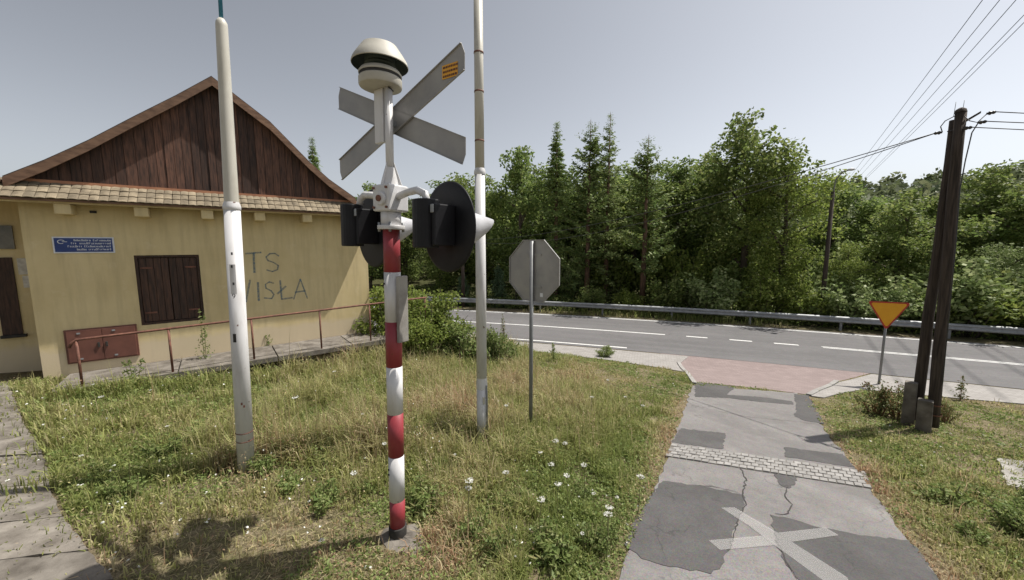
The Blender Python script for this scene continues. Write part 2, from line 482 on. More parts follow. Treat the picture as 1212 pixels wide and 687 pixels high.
class MB:
    def __init__(self):
        self.v, self.f, self.s = [], [], []
    def add(self, vs, fs, smooth=False):
        o = len(self.v)
        self.v += [tuple(p) for p in vs]
        for f in fs:
            self.f.append(tuple(o + i for i in f))
            self.s.append(smooth)
        return self
    def box(self, x0, x1, y0, y1, z0, z1):
        return self.hexa([(x0, y0, z0), (x1, y0, z0), (x1, y1, z0), (x0, y1, z0), (x0, y0, z1), (x1, y0, z1), (x1, y1, z1), (x0, y1, z1)])
    def hexa(self, p):
        return self.add(p, [(0, 3, 2, 1), (4, 5, 6, 7), (0, 1, 5, 4), (1, 2, 6, 5), (2, 3, 7, 6), (3, 0, 4, 7)])
    def tube(self, pts, rad, n=10, cap=True):
        pts = [Vector(p) for p in pts]
        rad = [rad] * len(pts) if not isinstance(rad, (list, tuple)) else rad
        vs, fs = [], []
        ref = None
        for i, p in enumerate(pts):
            t = (pts[min(i + 1, len(pts) - 1)] - pts[max(i - 1, 0)]).normalized()
            if ref is None:
                ref = Vector((1, 0, 0)) if abs(t.x) < 0.9 else Vector((0, 1, 0))
            a = (ref - t * ref.dot(t)).normalized()
            ref = a
            b = t.cross(a)
            for k in range(n):
                an = 2 * math.pi * k / n
                vs.append(p + (a * math.cos(an) + b * math.sin(an)) * rad[i])
        for i in range(len(pts) - 1):
            for k in range(n):
                k2 = (k + 1) % n
                fs.append((i * n + k, i * n + k2, (i + 1) * n + k2, (i + 1) * n + k))
        self.add(vs, fs, True)
        if cap:
            o = len(self.v) - len(vs)
            self.f.append(tuple(o + k for k in reversed(range(n)))); self.s.append(False)
            self.f.append(tuple(o + (len(pts) - 1) * n + k for k in range(n))); self.s.append(False)
        return self
    def lathe(self, prof, n=28, mat=None):
        mat = mat or Matrix()
        vs, fs = [], []
        for r, z in prof:
            for k in range(n):
                an = 2 * math.pi * k / n
                vs.append(mat @ Vector((r * math.cos(an), r * math.sin(an), z)))
        for i in range(len(prof) - 1):
            for k in range(n):
                k2 = (k + 1) % n
                fs.append((i * n + k, i * n + k2, (i + 1) * n + k2, (i + 1) * n + k))
        return self.add(vs, fs, True)
    def prism(self, poly, n, thick):     # polygon (3-D points) pushed along vector n by thick
        n = Vector(n) * thick
        k = len(poly)
        a = [Vector(p) for p in poly]
        vs = a + [p + n for p in a]
        fs = [tuple(reversed(range(k))), tuple(range(k, 2 * k))]
        fs += [(i, (i + 1) % k, k + (i + 1) % k, k + i) for i in range(k)]
        return self.add(vs, fs)
    def mesh(self, name, mat, autosmooth=True):
        me = bpy.data.meshes.new(name)
        me.from_pydata(self.v, [], self.f)
        me.materials.append(M[mat] if isinstance(mat, str) else mat)
        me.polygons.foreach_set('use_smooth', self.s)
        me.update()
        return me
    def build(self, name, mat, parent=None, bevel=0.0, smooth_angle=None):
        o = bpy.data.objects.new(name, self.mesh(name, mat))
        col.objects.link(o)
        if parent:
            o.parent = parent
        if bevel:
            b = o.modifiers.new('bevel', 'BEVEL')
            b.width = bevel
            b.segments = 2
            b.limit_method = 'ANGLE'
            b.angle_limit = R(40)
        return o

def link(me, name, parent=None, loc=None, rotz=0, scale=1):
    o = bpy.data.objects.new(name, me)
    col.objects.link(o)
    if parent:
        o.parent = parent
    if loc is not None:
        o.location = loc
    o.rotation_euler = (0, 0, rotz)
    o.scale = (scale, scale, scale) if not isinstance(scale, tuple) else scale
    return o

def tag(o, label, cat, group=None):
    o['label'] = label
    o['category'] = cat
    if group:
        o['group'] = group
    return o

def struct(o):
    o['kind'] = 'structure'
    return o

def stuff(o, label, cat):
    o['kind'] = 'stuff'
    o['label'] = label
    o['category'] = cat
    return o

def thing(name, label, cat, loc=(0, 0, 0), rotz=0, group=None):
    o = bpy.data.objects.new(name, None)
    col.objects.link(o)
    o.empty_display_size = 0.1
    o.location = loc
    o.rotation_euler = (0, 0, rotz)
    return tag(o, label, cat, group)

def copy_tree(o, parent=None):
    c = o.copy()
    col.objects.link(c)
    c.parent = parent
    for ch in list(o.children):
        copy_tree(ch, c)
    return c

def in_poly(x, y, poly):
    inside = np.zeros(x.shape, bool)
    j = len(poly) - 1
    for i in range(len(poly)):
        xi, yi = poly[i][:2]
        xj, yj = poly[j][:2]
        hit = ((yi > y) != (yj > y)) & (x < (xj - xi) * (y - yi) / (yj - yi + 1e-12) + xi)
        inside ^= hit
        j = i
    return inside

def jag(pts, step=0.12, amp=0.012, seed=1, closed=True):
    """Break a polygon outline into short wobbly pieces, as a worn edge."""
    r = random.Random(seed)
    out = []
    n = len(pts)
    for i in range(n if closed else n - 1):
        a, b = Vector(pts[i][:2]), Vector(pts[(i + 1) % n][:2])
        k = max(1, int((b - a).length / step))
        t = (b - a).normalized()
        nn = Vector((-t.y, t.x))
        for q in range(k):
            p = a.lerp(b, q / k)
            if q:
                p = p + nn * r.uniform(-amp, amp)
            out.append(p)
    return out

def drape(name, poly, off, mat, cuts=0.35, parent=None, skirt=0.05):
    """A sheet laid on the sloping ground: outline polygon cut along a grid so that it follows the slope."""
    import bmesh
    bm = bmesh.new()
    f = bm.faces.new([bm.verts.new((p[0], p[1], 0)) for p in poly])
    xs = [p[0] for p in poly]
    ys = [p[1] for p in poly]
    for ax, lo, hi in ((0, min(xs), max(xs)), (1, min(ys), max(ys))):
        q = lo + cuts
        while q < hi:
            co = (q, 0, 0) if ax == 0 else (0, q, 0)
            no = (1, 0, 0) if ax == 0 else (0, 1, 0)
            bmesh.ops.bisect_plane(bm, geom=bm.verts[:] + bm.edges[:] + bm.faces[:], plane_co=co, plane_no=no)
            q += cuts
    bmesh.ops.triangulate(bm, faces=bm.faces[:])
    for v in bm.verts:
        v.co.z = float(gz(v.co.x, v.co.y)) + off
    bmesh.ops.recalc_face_normals(bm, faces=bm.faces[:])
    if bm.faces and sum(fc.normal.z for fc in bm.faces) < 0:
        bmesh.ops.reverse_faces(bm, faces=bm.faces[:])
    if skirt:
        be = [e for e in bm.edges if e.is_boundary]
        r = bmesh.ops.extrude_edge_only(bm, edges=be)
        for v in [g for g in r['geom'] if isinstance(g, bmesh.types.BMVert)]:
            v.co.z -= skirt
    me = bpy.data.meshes.new(name)
    bm.to_mesh(me)
    bm.free()
    me.materials.append(M[mat])
    o = bpy.data.objects.new(name, me)
    col.objects.link(o)
    if parent:
        o.parent = parent
    return o

# ------------------------------------------------------------------ ground
def axis(lo, hi, a, b, fine, grow):
    c = list(np.arange(a, b + 1e-6, fine))
    s, x = fine, b
    while x < hi:
        s *= grow
        x += s
        c.append(x)
    s, x = fine, a
    while x > lo:
        s *= grow
        x -= s
        c.insert(0, x)
    return np.array(c)
gx = axis(-900, 900, -13, 22, 0.25, 1.12)
gy = axis(-300, 1200, 1.5, 27, 0.25, 1.12)
X, Y = np.meshgrid(gx, gy)
Z = gz(X, Y)
nx, ny = len(gx), len(gy)
idx = np.arange(nx * ny).reshape(ny, nx)
F = np.stack([idx[:-1, :-1], idx[:-1, 1:], idx[1:, 1:], idx[1:, :-1]], -1).reshape(-1, 4)
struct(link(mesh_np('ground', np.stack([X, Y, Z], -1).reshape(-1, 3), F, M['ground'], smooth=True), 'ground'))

# ------------------------------------------------------------------ roads
def band(U0, U1, v0, v1, step=0.7):
    n = max(1, int((v1 - v0) / step))
    vs = [v0 + (v1 - v0) * i / n for i in range(n + 1)]
    return [road_xy(U0, v) for v in vs] + [road_xy(U1, v) for v in reversed(vs)]

def strip(name, U0, U1, v0, v1, off, mat, parent=None, step=0.7):
    n = max(1, int((v1 - v0) / step))
    vs, fs = [], []
    for i in range(n + 1):
        v = v0 + (v1 - v0) * i / n
        for U in (U0, U1):
            x, y = road_xy(U, v)
            vs.append((x, y, float(gz(x, y)) + off))
    for i in range(n):
        fs.append((2 * i, 2 * i + 2, 2 * i + 3, 2 * i + 1))
    return MB().add(vs, fs).build(name, mat, parent)

main_road = struct(strip('main_road', 15.7, 22.75, -70, 90, 0.012, 'asphalt_main'))
def line(name, U, w, v0, v1):
    return strip(name, U - w / 2, U + w / 2, v0, v1, 0.017, 'line', main_road)
line('edge_line', 22.42, 0.15, -70, 90)
line('edge_line', 16.05, 0.14, -70, -0.9)
line('edge_line', 16.02, 0.14, 24, 90)
line('centre_line', 19.1, 0.15, -70, 0.65)
for a, b in ((1.57, 2.46), (3.35, 4.23), (5.05, 5.94)):
    line('centre_dash', 19.1, 0.15, a, b)
line('centre_line', 19.02, 0.09, 6.76, 90)
line('centre_line', 19.19, 0.09, 6.76, 90)

Z7 = lambda pts: [gp(700 + x / 2.367, 430 + y / 2.367) for x, y in pts]
Z6 = lambda pts: [gp(560 + x / 3.435, 340 + y / 3.435) for x, y in pts]
Z8 = lambda pts: [gp(880 + x / 2.988, 310 + y / 2.988) for x, y in pts]

laneL = [gp(820, 457), gp(803, 505), gp(785, 553), gp(762, 610), gp(737, 670), gp(728, 700)]
laneR = [gp(944, 466), gp(967, 497), gp(1000, 540), gp(1030, 580), gp(1070, 635), gp(1112, 690)]
def ext(a, b, d):
    t = (a - b).normalized()
    return a + t * d
laneL.append(ext(laneL[-1], laneL[0], 9))
laneR.append(ext(laneR[-1], laneR[0], 9))
lane_poly = [p for p in laneL] + [p for p in reversed(laneR)]
side_road = struct(drape('side_road', jag(lane_poly, 0.16, 0.035, 3), 0.012, 'asphalt_lane', 0.3))
apron = Z6([(760, 262), (1168, 299)]) + Z8([(60, 352), (330, 380), (440, 392), (330, 425), (236, 472)]) + Z6([(1168, 414), (1040, 400), (905, 388), (838, 315)])
# keep the apron's far edge on the asphalt's edge
def snap(p, U):
    u, v = uv(p.x, p.y)
    return Vector((*road_xy(U, float(v)), 0))
apron[0] = snap(apron[0], 15.69)
for i in (1, 2, 3, 4):
    apron[i] = snap(apron[i], 15.69)
struct(drape('red_apron', [p[:2] for p in apron], 0.010, 'red_paving', 0.3))
# pavements either side of the mouth
walkR = [snap(gp(1028, 442), 15.55)] + [Vector((*road_xy(15.55, v), 0)) for v in np.arange(7.0, 40, 1.0)]
walkR = [w for w in walkR]
vr0 = float(uv(walkR[0].x, walkR[0].y)[1])
walkR = [walkR[0]] + [Vector((*road_xy(15.55, v), 0)) for v in np.arange(math.ceil(vr0 + 0.5), 40, 1.0)]
walkR += [Vector((*road_xy(14.2, v), 0)) for v in np.arange(39, 9.5, -1.0)] + [gp(1020, 462), gp(975, 472), gp(960, 470), gp(993, 453.5)]
walk_right = struct(drape('sidewalk', [p[:2] for p in walkR], 0.03, 'walk_paving', 0.4, skirt=0.1))
w0 = snap(gp(813, 417), 15.55)
v1 = float(uv(w0.x, w0.y)[1])
walkL = [Vector((*road_xy(15.55, v), 0)) for v in np.arange(-9, v1 - 0.3, 1.0)] + [w0, gp(803, 432), gp(817, 447), gp(809, 441), gp(780, 436), gp(720, 427), gp(660, 420)] + [Vector((*road_xy(14.5, v), 0)) for v in (-7, -9)]
struct(drape('sidewalk', [p[:2] for p in walkL], 0.028, 'walk_paving', 0.4, skirt=0.1))
# kerb stones along the mouth of the side road
def kerb_run(a, b, name, hgt=0.055):
    a, b = Vector((a[0], a[1], 0)), Vector((b[0], b[1], 0))
    L = (b - a).length
    n = max(1, round(L / 0.75))
    t = (b - a).normalized()
    s = Vector((-t.y, t.x, 0)) * 0.06
    root = bpy.data.objects.new(name, None)
    col.objects.link(root)
    struct(root)
    for i in range(n):
        p, q = a + t * (L * i / n + 0.006), a + t * (L * (i + 1) / n - 0.006)
        c = [p - s, q - s, q + s, p + s]
        lo = [(k.x, k.y, float(gz(k.x, k.y)) - 0.12) for k in c]
        hi = [(k.x, k.y, float(gz(k.x, k.y)) + hgt) for k in c]
        MB().hexa(lo + hi).build('kerb_stone', 'kerb', root, 0.008)
kerb_run(gp(803, 430), gp(822, 455), 'kerb')
kerb_run(gp(957, 469), gp(990, 452), 'kerb')

# dark sheets: tarmac repairs, a painted pole shadow, a thin dark strip
patches = [
    Z7([(200, 333), (320, 350), (425, 372), (430, 400), (415, 425), (385, 530), (365, 570), (335, 595), (220, 575), (140, 552), (92, 512), (110, 470), (150, 395)]),
    Z7([(500, 428), (560, 440), (640, 465), (770, 487), (890, 500), (935, 555), (985, 625), (800, 640), (590, 620), (545, 570), (520, 510)]),
    Z7([(250, 185), (375, 199), (367, 243), (225, 224)]),
    Z7([(540, 238), (620, 248), (705, 257), (737, 295), (640, 280), (542, 265)]),  # wedge of the utility pole's cast shadow, painted as a dark sheet
    Z7([(513, 312), (577, 322), (572, 340), (553, 354), (530, 346)]),
    Z7([(291, 55), (405, 68), (378, 90), (470, 96), (562, 108), (566, 118), (470, 110), (380, 99), (290, 96)]),  # a thin dark strip runs off this one
    Z7([(566, 88), (607, 91), (640, 150), (652, 172), (600, 164), (568, 150), (575, 125)]),
]
for i, p in enumerate(patches):
    drape('asphalt_patch_and_shade', jag([q[:2] for q in p], 0.055, 0.02, 20 + i), 0.0165, 'asphalt_patch_and_shade', 0.3, side_road, skirt=0.012)
# open cracks between the old and new tarmac
def crack(pts, w, seed):
    rr = random.Random(seed)
    p = [Vector(q[:2]) for q in Z7(pts)]
    fine = []
    for i in range(len(p) - 1):
        n = max(2, int((p[i + 1] - p[i]).length / 0.05))
        for k in range(n):
            fine.append(p[i].lerp(p[i + 1], k / n) + Vector((rr.uniform(-0.015, 0.015), rr.uniform(-0.015, 0.015))))
    m = MB()
    vs = []
    for i, q in enumerate(fine):
        t = (fine[min(i + 1, len(fine) - 1)] - fine[max(i - 1, 0)]).normalized()
        nn = Vector((-t.y, t.x)) * w * rr.uniform(0.3, 1.2)
        for e in (q - nn, q + nn):
            vs.append((e.x, e.y, float(gz(e.x, e.y)) + 0.0195))
    m.add(vs, [(2 * i, 2 * i + 1, 2 * i + 3, 2 * i + 2) for i in range(len(fine) - 1)])
    m.build('crack', 'rubber', side_road)
crack([(420, 300), (432, 330), (424, 372), (432, 400), (415, 430), (395, 500), (380, 540)], 0.007, 1)
crack([(548, 352), (540, 375), (560, 400), (552, 425), (505, 428)], 0.006, 2)
crack([(515, 480), (530, 530), (560, 590), (590, 625)], 0.006, 3)
crack([(300, 345), (360, 352), (425, 372)], 0.005, 4)
crack([(280, 120), (420, 150), (560, 165), (650, 175)], 0.004, 5)
# worn white cross painted on the tarmac
def X7(pts, off):
    drape('cross_marking', [q[:2] for q in Z7(pts)], off, 'worn_mark', 0.3, side_road, 0)
X7([(363, 410), (400, 409), (520, 480), (715, 606), (725, 625), (655, 620), (512, 515), (440, 460)], 0.0215)
X7([(328, 502), (490, 488), (514, 515), (360, 529)], 0.0215)
X7([(522, 481), (655, 466), (692, 488), (560, 507)], 0.0235)

# paver strip across the side road
strip_root = bpy.data.objects.new('paver_strip', None)
col.objects.link(strip_root)
struct(strip_root)
sl = [(224, 229), (540, 263), (768, 307)]
sb = [(206, 264), (480, 301), (786, 356)]
pa, pb, pc, pd = Z7([sl[0], sl[2], sb[2], sb[0]])
drape('joint_sand', jag([pa[:2], pb[:2], pc[:2], pd[:2]], 0.2, 0.006, 5), 0.0175, 'mortar', 0.3, strip_root, 0.01)
rows, colsn = 5, 26
for r_ in range(rows):
    for c_ in range(colsn):
        sh = 0.5 if r_ % 2 else 0.0
        def P(i, j):
            i = min(max(i, 0), colsn)
            a = pa.lerp(pb, i / colsn)
            b = pd.lerp(pc, i / colsn)
            return a.lerp(b, j / rows)
        if c_ + sh + 1 > colsn and sh:
            continue
        g1, g2 = 0.05, 0.045
        q = [P(c_ + sh + g1, r_ + 1 - g2), P(c_ + sh + 1 - g1, r_ + 1 - g2), P(c_ + sh + 1 - g1, r_ + g2), P(c_ + sh + g1, r_ + g2)]
        dz = random.uniform(-0.004, 0.005)
        tl = [random.uniform(-0.002, 0.002) for _ in q]
        lo = [(k.x, k.y, float(gz(k.x, k.y)) - 0.02) for k in q]
        cx, cy = sum(k.x for k in q) / 4, sum(k.y for k in q) / 4
        up = [(cx + (k.x - cx) * 0.95, cy + (k.y - cy) * 0.95, float(gz(k.x, k.y)) + 0.029 + dz + e) for k, e in zip(q, tl)]
        MB().hexa(lo + up).build('paver', 'paver', strip_root)

# slab path at the left edge
path_root = bpy.data.objects.new('footpath', None)
col.objects.link(path_root)
struct(path_root)
pr = [gp(10, 455), gp(24, 490), gp(52, 540), gp(62, 575), gp(78, 615), gp(108, 655), gp(140, 690)]
pr.append(ext(pr[-1], pr[0], 1.2))
dl = Vector((-0.86, -0.25, 0))
for i in range(len(pr) - 1):
    a, b = Vector(pr[i]), Vector(pr[i + 1])
    for k in range(2):
        wd = 1.0
        t = (b - a).normalized()
        o1 = dl * (wd * k + 0.01 + random.uniform(0, 0.03))
        o2 = dl * (wd * (k + 1) - 0.02)
        cs = [a + o1 + t * 0.012, b + o1 - t * 0.01, b + o2 - t * 0.01, a + o2 + t * 0.012]
        cs = jag(cs, 0.1, 0.014, 90 + i * 3 + k)
        tz = [random.uniform(-0.01, 0.02) for _ in range(2)]
        hi = [Vector((c.x, c.y, float(gz(c.x, c.y)) + 0.025 + tz[0] * 0.6)) for c in cs]
        MB().prism(list(reversed(hi)) if False else hi, (0, 0, -1), 0.1).build('slab', 'concrete_old', path_root)

# ------------------------------------------------------------------ house
HC = gp(52, 450)
HAZ = 52.0
HB = HC.z
house = thing('station_house', 'small yellow plastered house with dark wooden gable and tiled skirt roof', 'house', HC, R(90 - HAZ))
HA = Vector((math.sin(R(HAZ)), math.cos(R(HAZ)), 0))
HN = Vector((-HA.y, HA.x, 0))
def fac(px, py, b=0.0):
    """pixel -> (along, height) on a plane parallel to the front wall, b metres behind it"""
    d = Vector(ray(px, py))
    q = HC + HN * b
    t = (q.x * HN.x + q.y * HN.y) / (d.x * HN.x + d.y * HN.y)
    p = Vector((0, 0, CAMZ)) + d * t
    return (p - Vector((HC.x, HC.y, 0))).dot(HA), p.z - HB
LEN, TOP, DEP = 6.5, 3.95, 5.2
wx0, wx1, wz0, wz1 = 1.5, 2.6, 0.92, 2.48
w = MB()
w.box(0, wx0, 0, 0.3, -0.8, TOP).box(wx1, LEN, 0, 0.3, -0.8, TOP).box(wx0, wx1, 0, 0.3, -0.8, wz0).box(wx0, wx1, 0, 0.3, wz1, TOP)
w.build('wall', 'plaster', house)
w = MB().box(LEN - 0.3, LEN, 0.3, DEP, -1.0, TOP)
w.build('wall', 'plaster', house)
MB().box(0, 0.3, 0.3, DEP, -0.8, TOP).build('wall', 'plaster', house)
MB().box(0.3, LEN - 0.3, DEP - 0.3, DEP, -0.8, TOP).build('wall', 'plaster', house)
# recessed entrance wing to the left
MB().box(-4.5, -0.003, 1.0, 1.3, -0.6, 3.6).build('wall', 'plaster', house)
MB().box(-4.5, -0.1, -0.25, 1.25, 3.62, 3.74).build('porch_ceiling', 'barge', house)
d0 = fac(8, 305, 1.0)
d1 = fac(27, 395, 1.0)
MB().box(d0[0] - 0.2, d0[0] + 0.07, 0.965, 1.0, d1[1], d0[1]).build('narrow_door', 'shutter', house)
MB().box(d0[0] - 0.22, d0[0] + 0.12, 0.90, 1.0, d1[1] - 0.06, d1[1] - 0.005).build('ledge', 'rubber', house)
tr0 = fac(0, 270, 1.0)
tr1 = fac(19, 296, 1.0)
MB().box(tr0[0] - 0.4, tr1[0], 0.95, 1.0, tr1[1] + 0.02, tr0[1] + 0.05).build('transom_window', 'pane', house)
n0 = fac(18, 306, 1.0)
MB().box(n0[0] + 0.02, n0[0] + 0.24, 0.985, 1.0, n0[1] - 0.34, n0[1]).build('notice', 'poster', house)
MB().box(n0[0] + 0.06, n0[0] + 0.26, 0.985, 1.0, n0[1] - 0.62, n0[1] - 0.37).build('notice', 'poster', house)

# shutters: frame, two leaves of boards, strap hinges
win = MB()
fw = 0.05
win.box(wx0, wx0 + fw, 0.02, 0.16, wz0 + fw, wz1 - fw).box(wx1 - fw, wx1, 0.02, 0.16, wz0 + fw, wz1 - fw).box(wx0, wx1, 0.02, 0.16, wz0, wz0 + fw).box(wx0, wx1, 0.02, 0.16, wz1 - fw, wz1)
win = win.build('window_frame', 'shutter', house, 0.004)
mid = (wx0 + wx1) / 2
for s_, (a, b) in enumerate(((wx0 + fw + 0.004, mid - 0.006), (mid + 0.006, wx1 - fw - 0.004))):
    sh = MB().box(a, b, 0.085, 0.10, wz0 + fw + 0.01, wz1 - fw - 0.01).build('shutter', 'shutter', house)
    for k in range(4):
        x0, x1 = a + (b - a) * k / 4 + 0.003, a + (b - a) * (k + 1) / 4 - 0.003
        MB().box(x0, x1, 0.05 + random.uniform(0, 0.006), 0.084, wz0 + fw + 0.012, wz1 - fw - 0.012).build('plank', 'shutter', sh, 0.003)
    for zz in (wz0 + 0.25, wz1 - 0.3):
        x0 = a + 0.02 if s_ == 0 else b - 0.22
        MB().box(x0, x0 + 0.2, 0.036, 0.049, zz, zz + 0.035).build('hinge_strap', 'rust', sh)
# electricity hatch
hx0, hx1, hz0, hz1 = 0.35, 1.42, 0.26, 0.97
hh = MB().box(hx0, hx1, -0.03, 0.0, hz0, hz1).build('hatch_frame', 'hatch', house, 0.004)
for a, b in ((hx0 + 0.03, (hx0 + hx1) / 2 - 0.004), ((hx0 + hx1) / 2 + 0.004, hx1 - 0.03)):
    hd = MB().box(a, b, -0.05, -0.032, hz0 + 0.03, hz1 - 0.03).build('hatch_door', 'hatch', house, 0.005)
    MB().box(a + 0.04 if a > 0.6 else b - 0.07, a + 0.07 if a > 0.6 else b - 0.04, -0.075, -0.051, 0.56, 0.66).build('latch', 'rubber', hd)
    MB().box(a + 0.15, a + 0.2, -0.06, -0.051, hz1 - 0.1, hz1 - 0.07).build('hinge', 'steel', hd)
    MB().box(a + 0.15, a + 0.2, -0.06, -0.051, hz0 + 0.07, hz0 + 0.10).build('hinge', 'steel', hd)
# blue name board with four right-aligned lines too small to read
sx0, sx1, sz0, sz1 = 0.37, 1.23, 2.54, 2.87
MB().box(sx0, sx1, -0.02, 0.0, sz0, sz1).build('sign_border', 'white_print', house, 0.004)
sg = MB().box(sx0 + 0.025, sx1 - 0.025, -0.026, -0.0205, sz0 + 0.025, sz1 - 0.025).build('name_board', 'blue_sign', house)
lt = MB()
rs = random.Random(3)
for k, (wd, gaps) in enumerate(((0.52, 0.42), (0.56, 0.13), (0.61, 0.3), (0.49, 0.25))):
    z1 = sz1 - 0.05 - k * 0.062
    x = sx1 - 0.05 - wd
    xe = sx1 - 0.05
    gx_ = x + wd * gaps
    first = True
    while x < xe - 0.01:
        lw = rs.uniform(0.012, 0.024)
        hgt = 0.036 if first or rs.random() < 0.2 else 0.027
        first = False
        if not gx_ < x < gx_ + 0.03:
            q = rs.random()
            b0 = z1 - 0.036
            lt.box(x, x + 0.006, -0.029, -0.0265, b0, b0 + hgt)
            if q < 0.75:
                lt.box(x + 0.0061, x + lw - 0.004, -0.029, -0.0265, b0 + hgt - 0.007, b0 + hgt)
            if q > 0.3:
                lt.box(x + 0.0061, x + lw - 0.004, -0.029, -0.0265, b0, b0 + 0.007)
            if q > 0.5:
                lt.box(x + lw - 0.0039, x + lw + 0.001, -0.029, -0.0265, b0, b0 + hgt)
        elif x > gx_ + 0.02:
            first = True
        x += lw + 0.006
lt.build('lettering', 'white_print', sg)['kind'] = 'stuff'
em = MB()
for k in range(9):
    a0, a1 = R(30 + k * 30), R(30 + (k + 1) * 30)
    cx, cz = sx0 + 0.12, sz1 - 0.10
    for r0, r1 in ((0.032, 0.042),):
        em.hexa([(cx + r0 * 1.3 * math.cos(a0), -0.0265, cz + r0 * math.sin(a0)), (cx + r1 * 1.3 * math.cos(a0), -0.0265, cz + r1 * math.sin(a0)), (cx + r1 * 1.3 * math.cos(a1), -0.0265, cz + r1 * math.sin(a1)), (cx + r0 * 1.3 * math.cos(a1), -0.0265, cz + r0 * math.sin(a1)),
                 (cx + r0 * 1.3 * math.cos(a0), -0.029, cz + r0 * math.sin(a0)), (cx + r1 * 1.3 * math.cos(a0), -0.029, cz + r1 * math.sin(a0)), (cx + r1 * 1.3 * math.cos(a1), -0.029, cz + r1 * math.sin(a1)), (cx + r0 * 1.3 * math.cos(a1), -0.029, cz + r0 * math.sin(a1))])
em.box(sx0 + 0.13, sx0 + 0.2, -0.029, -0.0265, sz1 - 0.105, sz1 - 0.095)
em.build('emblem', 'white_print', sg)
# small dark air vent under the eave
MB().box(0.93, 1.03, -0.012, -0.001, 3.36, 3.41).build('vent', 'rubber', house)

# spray-paint letters
Zg = lambda pts: [fac(x / 2.693, 250 + y / 2.693) for x, y in pts]
strokes = [[(783, 136), (832, 132)], [(808, 133), (811, 196)],
           [(888, 143), (876, 135), (860, 136), (848, 147), (854, 158), (872, 164), (887, 174), (884, 187), (868, 193), (850, 188)],
           [(740, 225), (752, 288), (765, 245), (784, 290), (797, 220)],
           [(822, 228), (825, 286)],
           [(872, 230), (858, 226), (846, 234), (848, 246), (864, 254), (873, 266), (866, 279), (842, 277)],
           [(893, 222), (898, 281), (932, 276)], [(884, 264), (911, 240)],
           [(936, 281), (957, 217), (980, 279)], [(941, 259), (973, 254)]]
gr = MB()
for si, s_ in enumerate(strokes):
    p = Zg(s_)
    hw = 0.02 + 0.004 * math.sin(si * 2.1)
    for i in range(len(p) - 1):
        a, b = Vector(p[i]), Vector(p[i + 1])
        t = (b - a).normalized()
        nn = Vector((-t.y, t.x)) * hw
        a2, b2 = a - t * 0.008, b + t * 0.008
        yy = -0.003 - 0.0004 * ((si * 7 + i) % 9)
        gr.add([((a2 - nn).x, yy, (a2 - nn).y), ((b2 - nn).x, yy, (b2 - nn).y), ((b2 + nn).x, yy, (b2 + nn).y), ((a2 + nn).x, yy, (a2 + nn).y)], [(0, 1, 2, 3)])
gr.build('spray_lettering', 'graffiti', house)['label'] = 'faded spray paint letters TS WISŁA'

# gable, roof
GP_L = [fac(x / 2.693, 80 + y / 2.693, -0.22) for x, y in ((20, 345), (140, 296), (280, 233), (430, 155), (560, 90))]
GP_R = [fac(x / 2.693, 80 + y / 2.693, -0.22) for x, y in ((860, 173), (985, 300), (1050, 358), (1133, 417))]
apex = (3.13, 6.52)
GP_L[0] = (GP_L[0][0] - 0.05, GP_L[0][1] - 0.02)
prof = GP_L + [apex] + GP_R
def roof_h(a):
    return float(np.interp(a, [p[0] for p in prof], [p[1] for p in prof]))
# planks
pw = 0.158
a = 0.12
z_sk = 3.93
while a < LEN - 0.1:
    b = min(a + pw * random.uniform(0.85, 1.15), LEN - 0.06)
    g = 0.004
    ha, hb = roof_h(a + g) - 0.13, roof_h(b - g) - 0.13
    if min(ha, hb) > z_sk + 0.02:
        y0 = -0.03 + random.uniform(-0.008, 0.008)
        MB().hexa([(a + g, y0, z_sk - 0.03), (b - g, y0, z_sk - 0.03), (b - g, -0.004, z_sk - 0.03), (a + g, -0.004, z_sk - 0.03),
                   (a + g, y0, ha), (b - g, y0, hb), (b - g, -0.004, hb), (a + g, -0.004, ha)]).build('plank', 'plank', house)
    a = b
# backing behind the planks
bk = [(0.15, 0.002, 3.951), (LEN - 0.1, 0.002, 3.951)] + [(p[0], 0.002, p[1] - 0.16) for p in reversed(prof) if 0.2 < p[0] < LEN - 0.1 and p[1] > 4.2]
MB().prism(list(reversed(bk)), (0, 1, 0), 0.1).build('gable_backing', 'roof_dark', house)
# roof slopes follow the flared profile
def slope(pts, name):
    root = MB()
    n = len(pts)
    for i in range(n - 1):
        (a0, z0), (a1, z1) = pts[i], pts[i + 1]
        root.hexa([(a0, -0.21, z0 - 0.07), (a1, -0.21, z1 - 0.07), (a1, DEP + 0.4, z1 - 0.07), (a0, DEP + 0.4, z0 - 0.07),
                   (a0, -0.21, z0 + 0.015), (a1, -0.21, z1 + 0.015), (a1, DEP + 0.4, z1 + 0.015), (a0, DEP + 0.4, z0 + 0.015)])
    return root.build(name, 'roof_dark', house)
slope(GP_L + [apex], 'roof')
slope([apex] + GP_R, 'roof')
def barge(pts, name):
    m = MB()
    for i in range(len(pts) - 1):
        (a0, z0), (a1, z1) = pts[i], pts[i + 1]
        m.hexa([(a0, -0.242, z0 - 0.20), (a1, -0.242, z1 - 0.20), (a1, -0.213, z1 - 0.20), (a0, -0.213, z0 - 0.20),
                (a0, -0.242, z0 - 0.012), (a1, -0.242, z1 - 0.012), (a1, -0.213, z1 - 0.012), (a0, -0.213, z0 - 0.012)])
    m.build(name, 'barge', house)
barge(GP_L + [apex], 'bargeboard')
barge([apex] + GP_R, 'bargeboard')
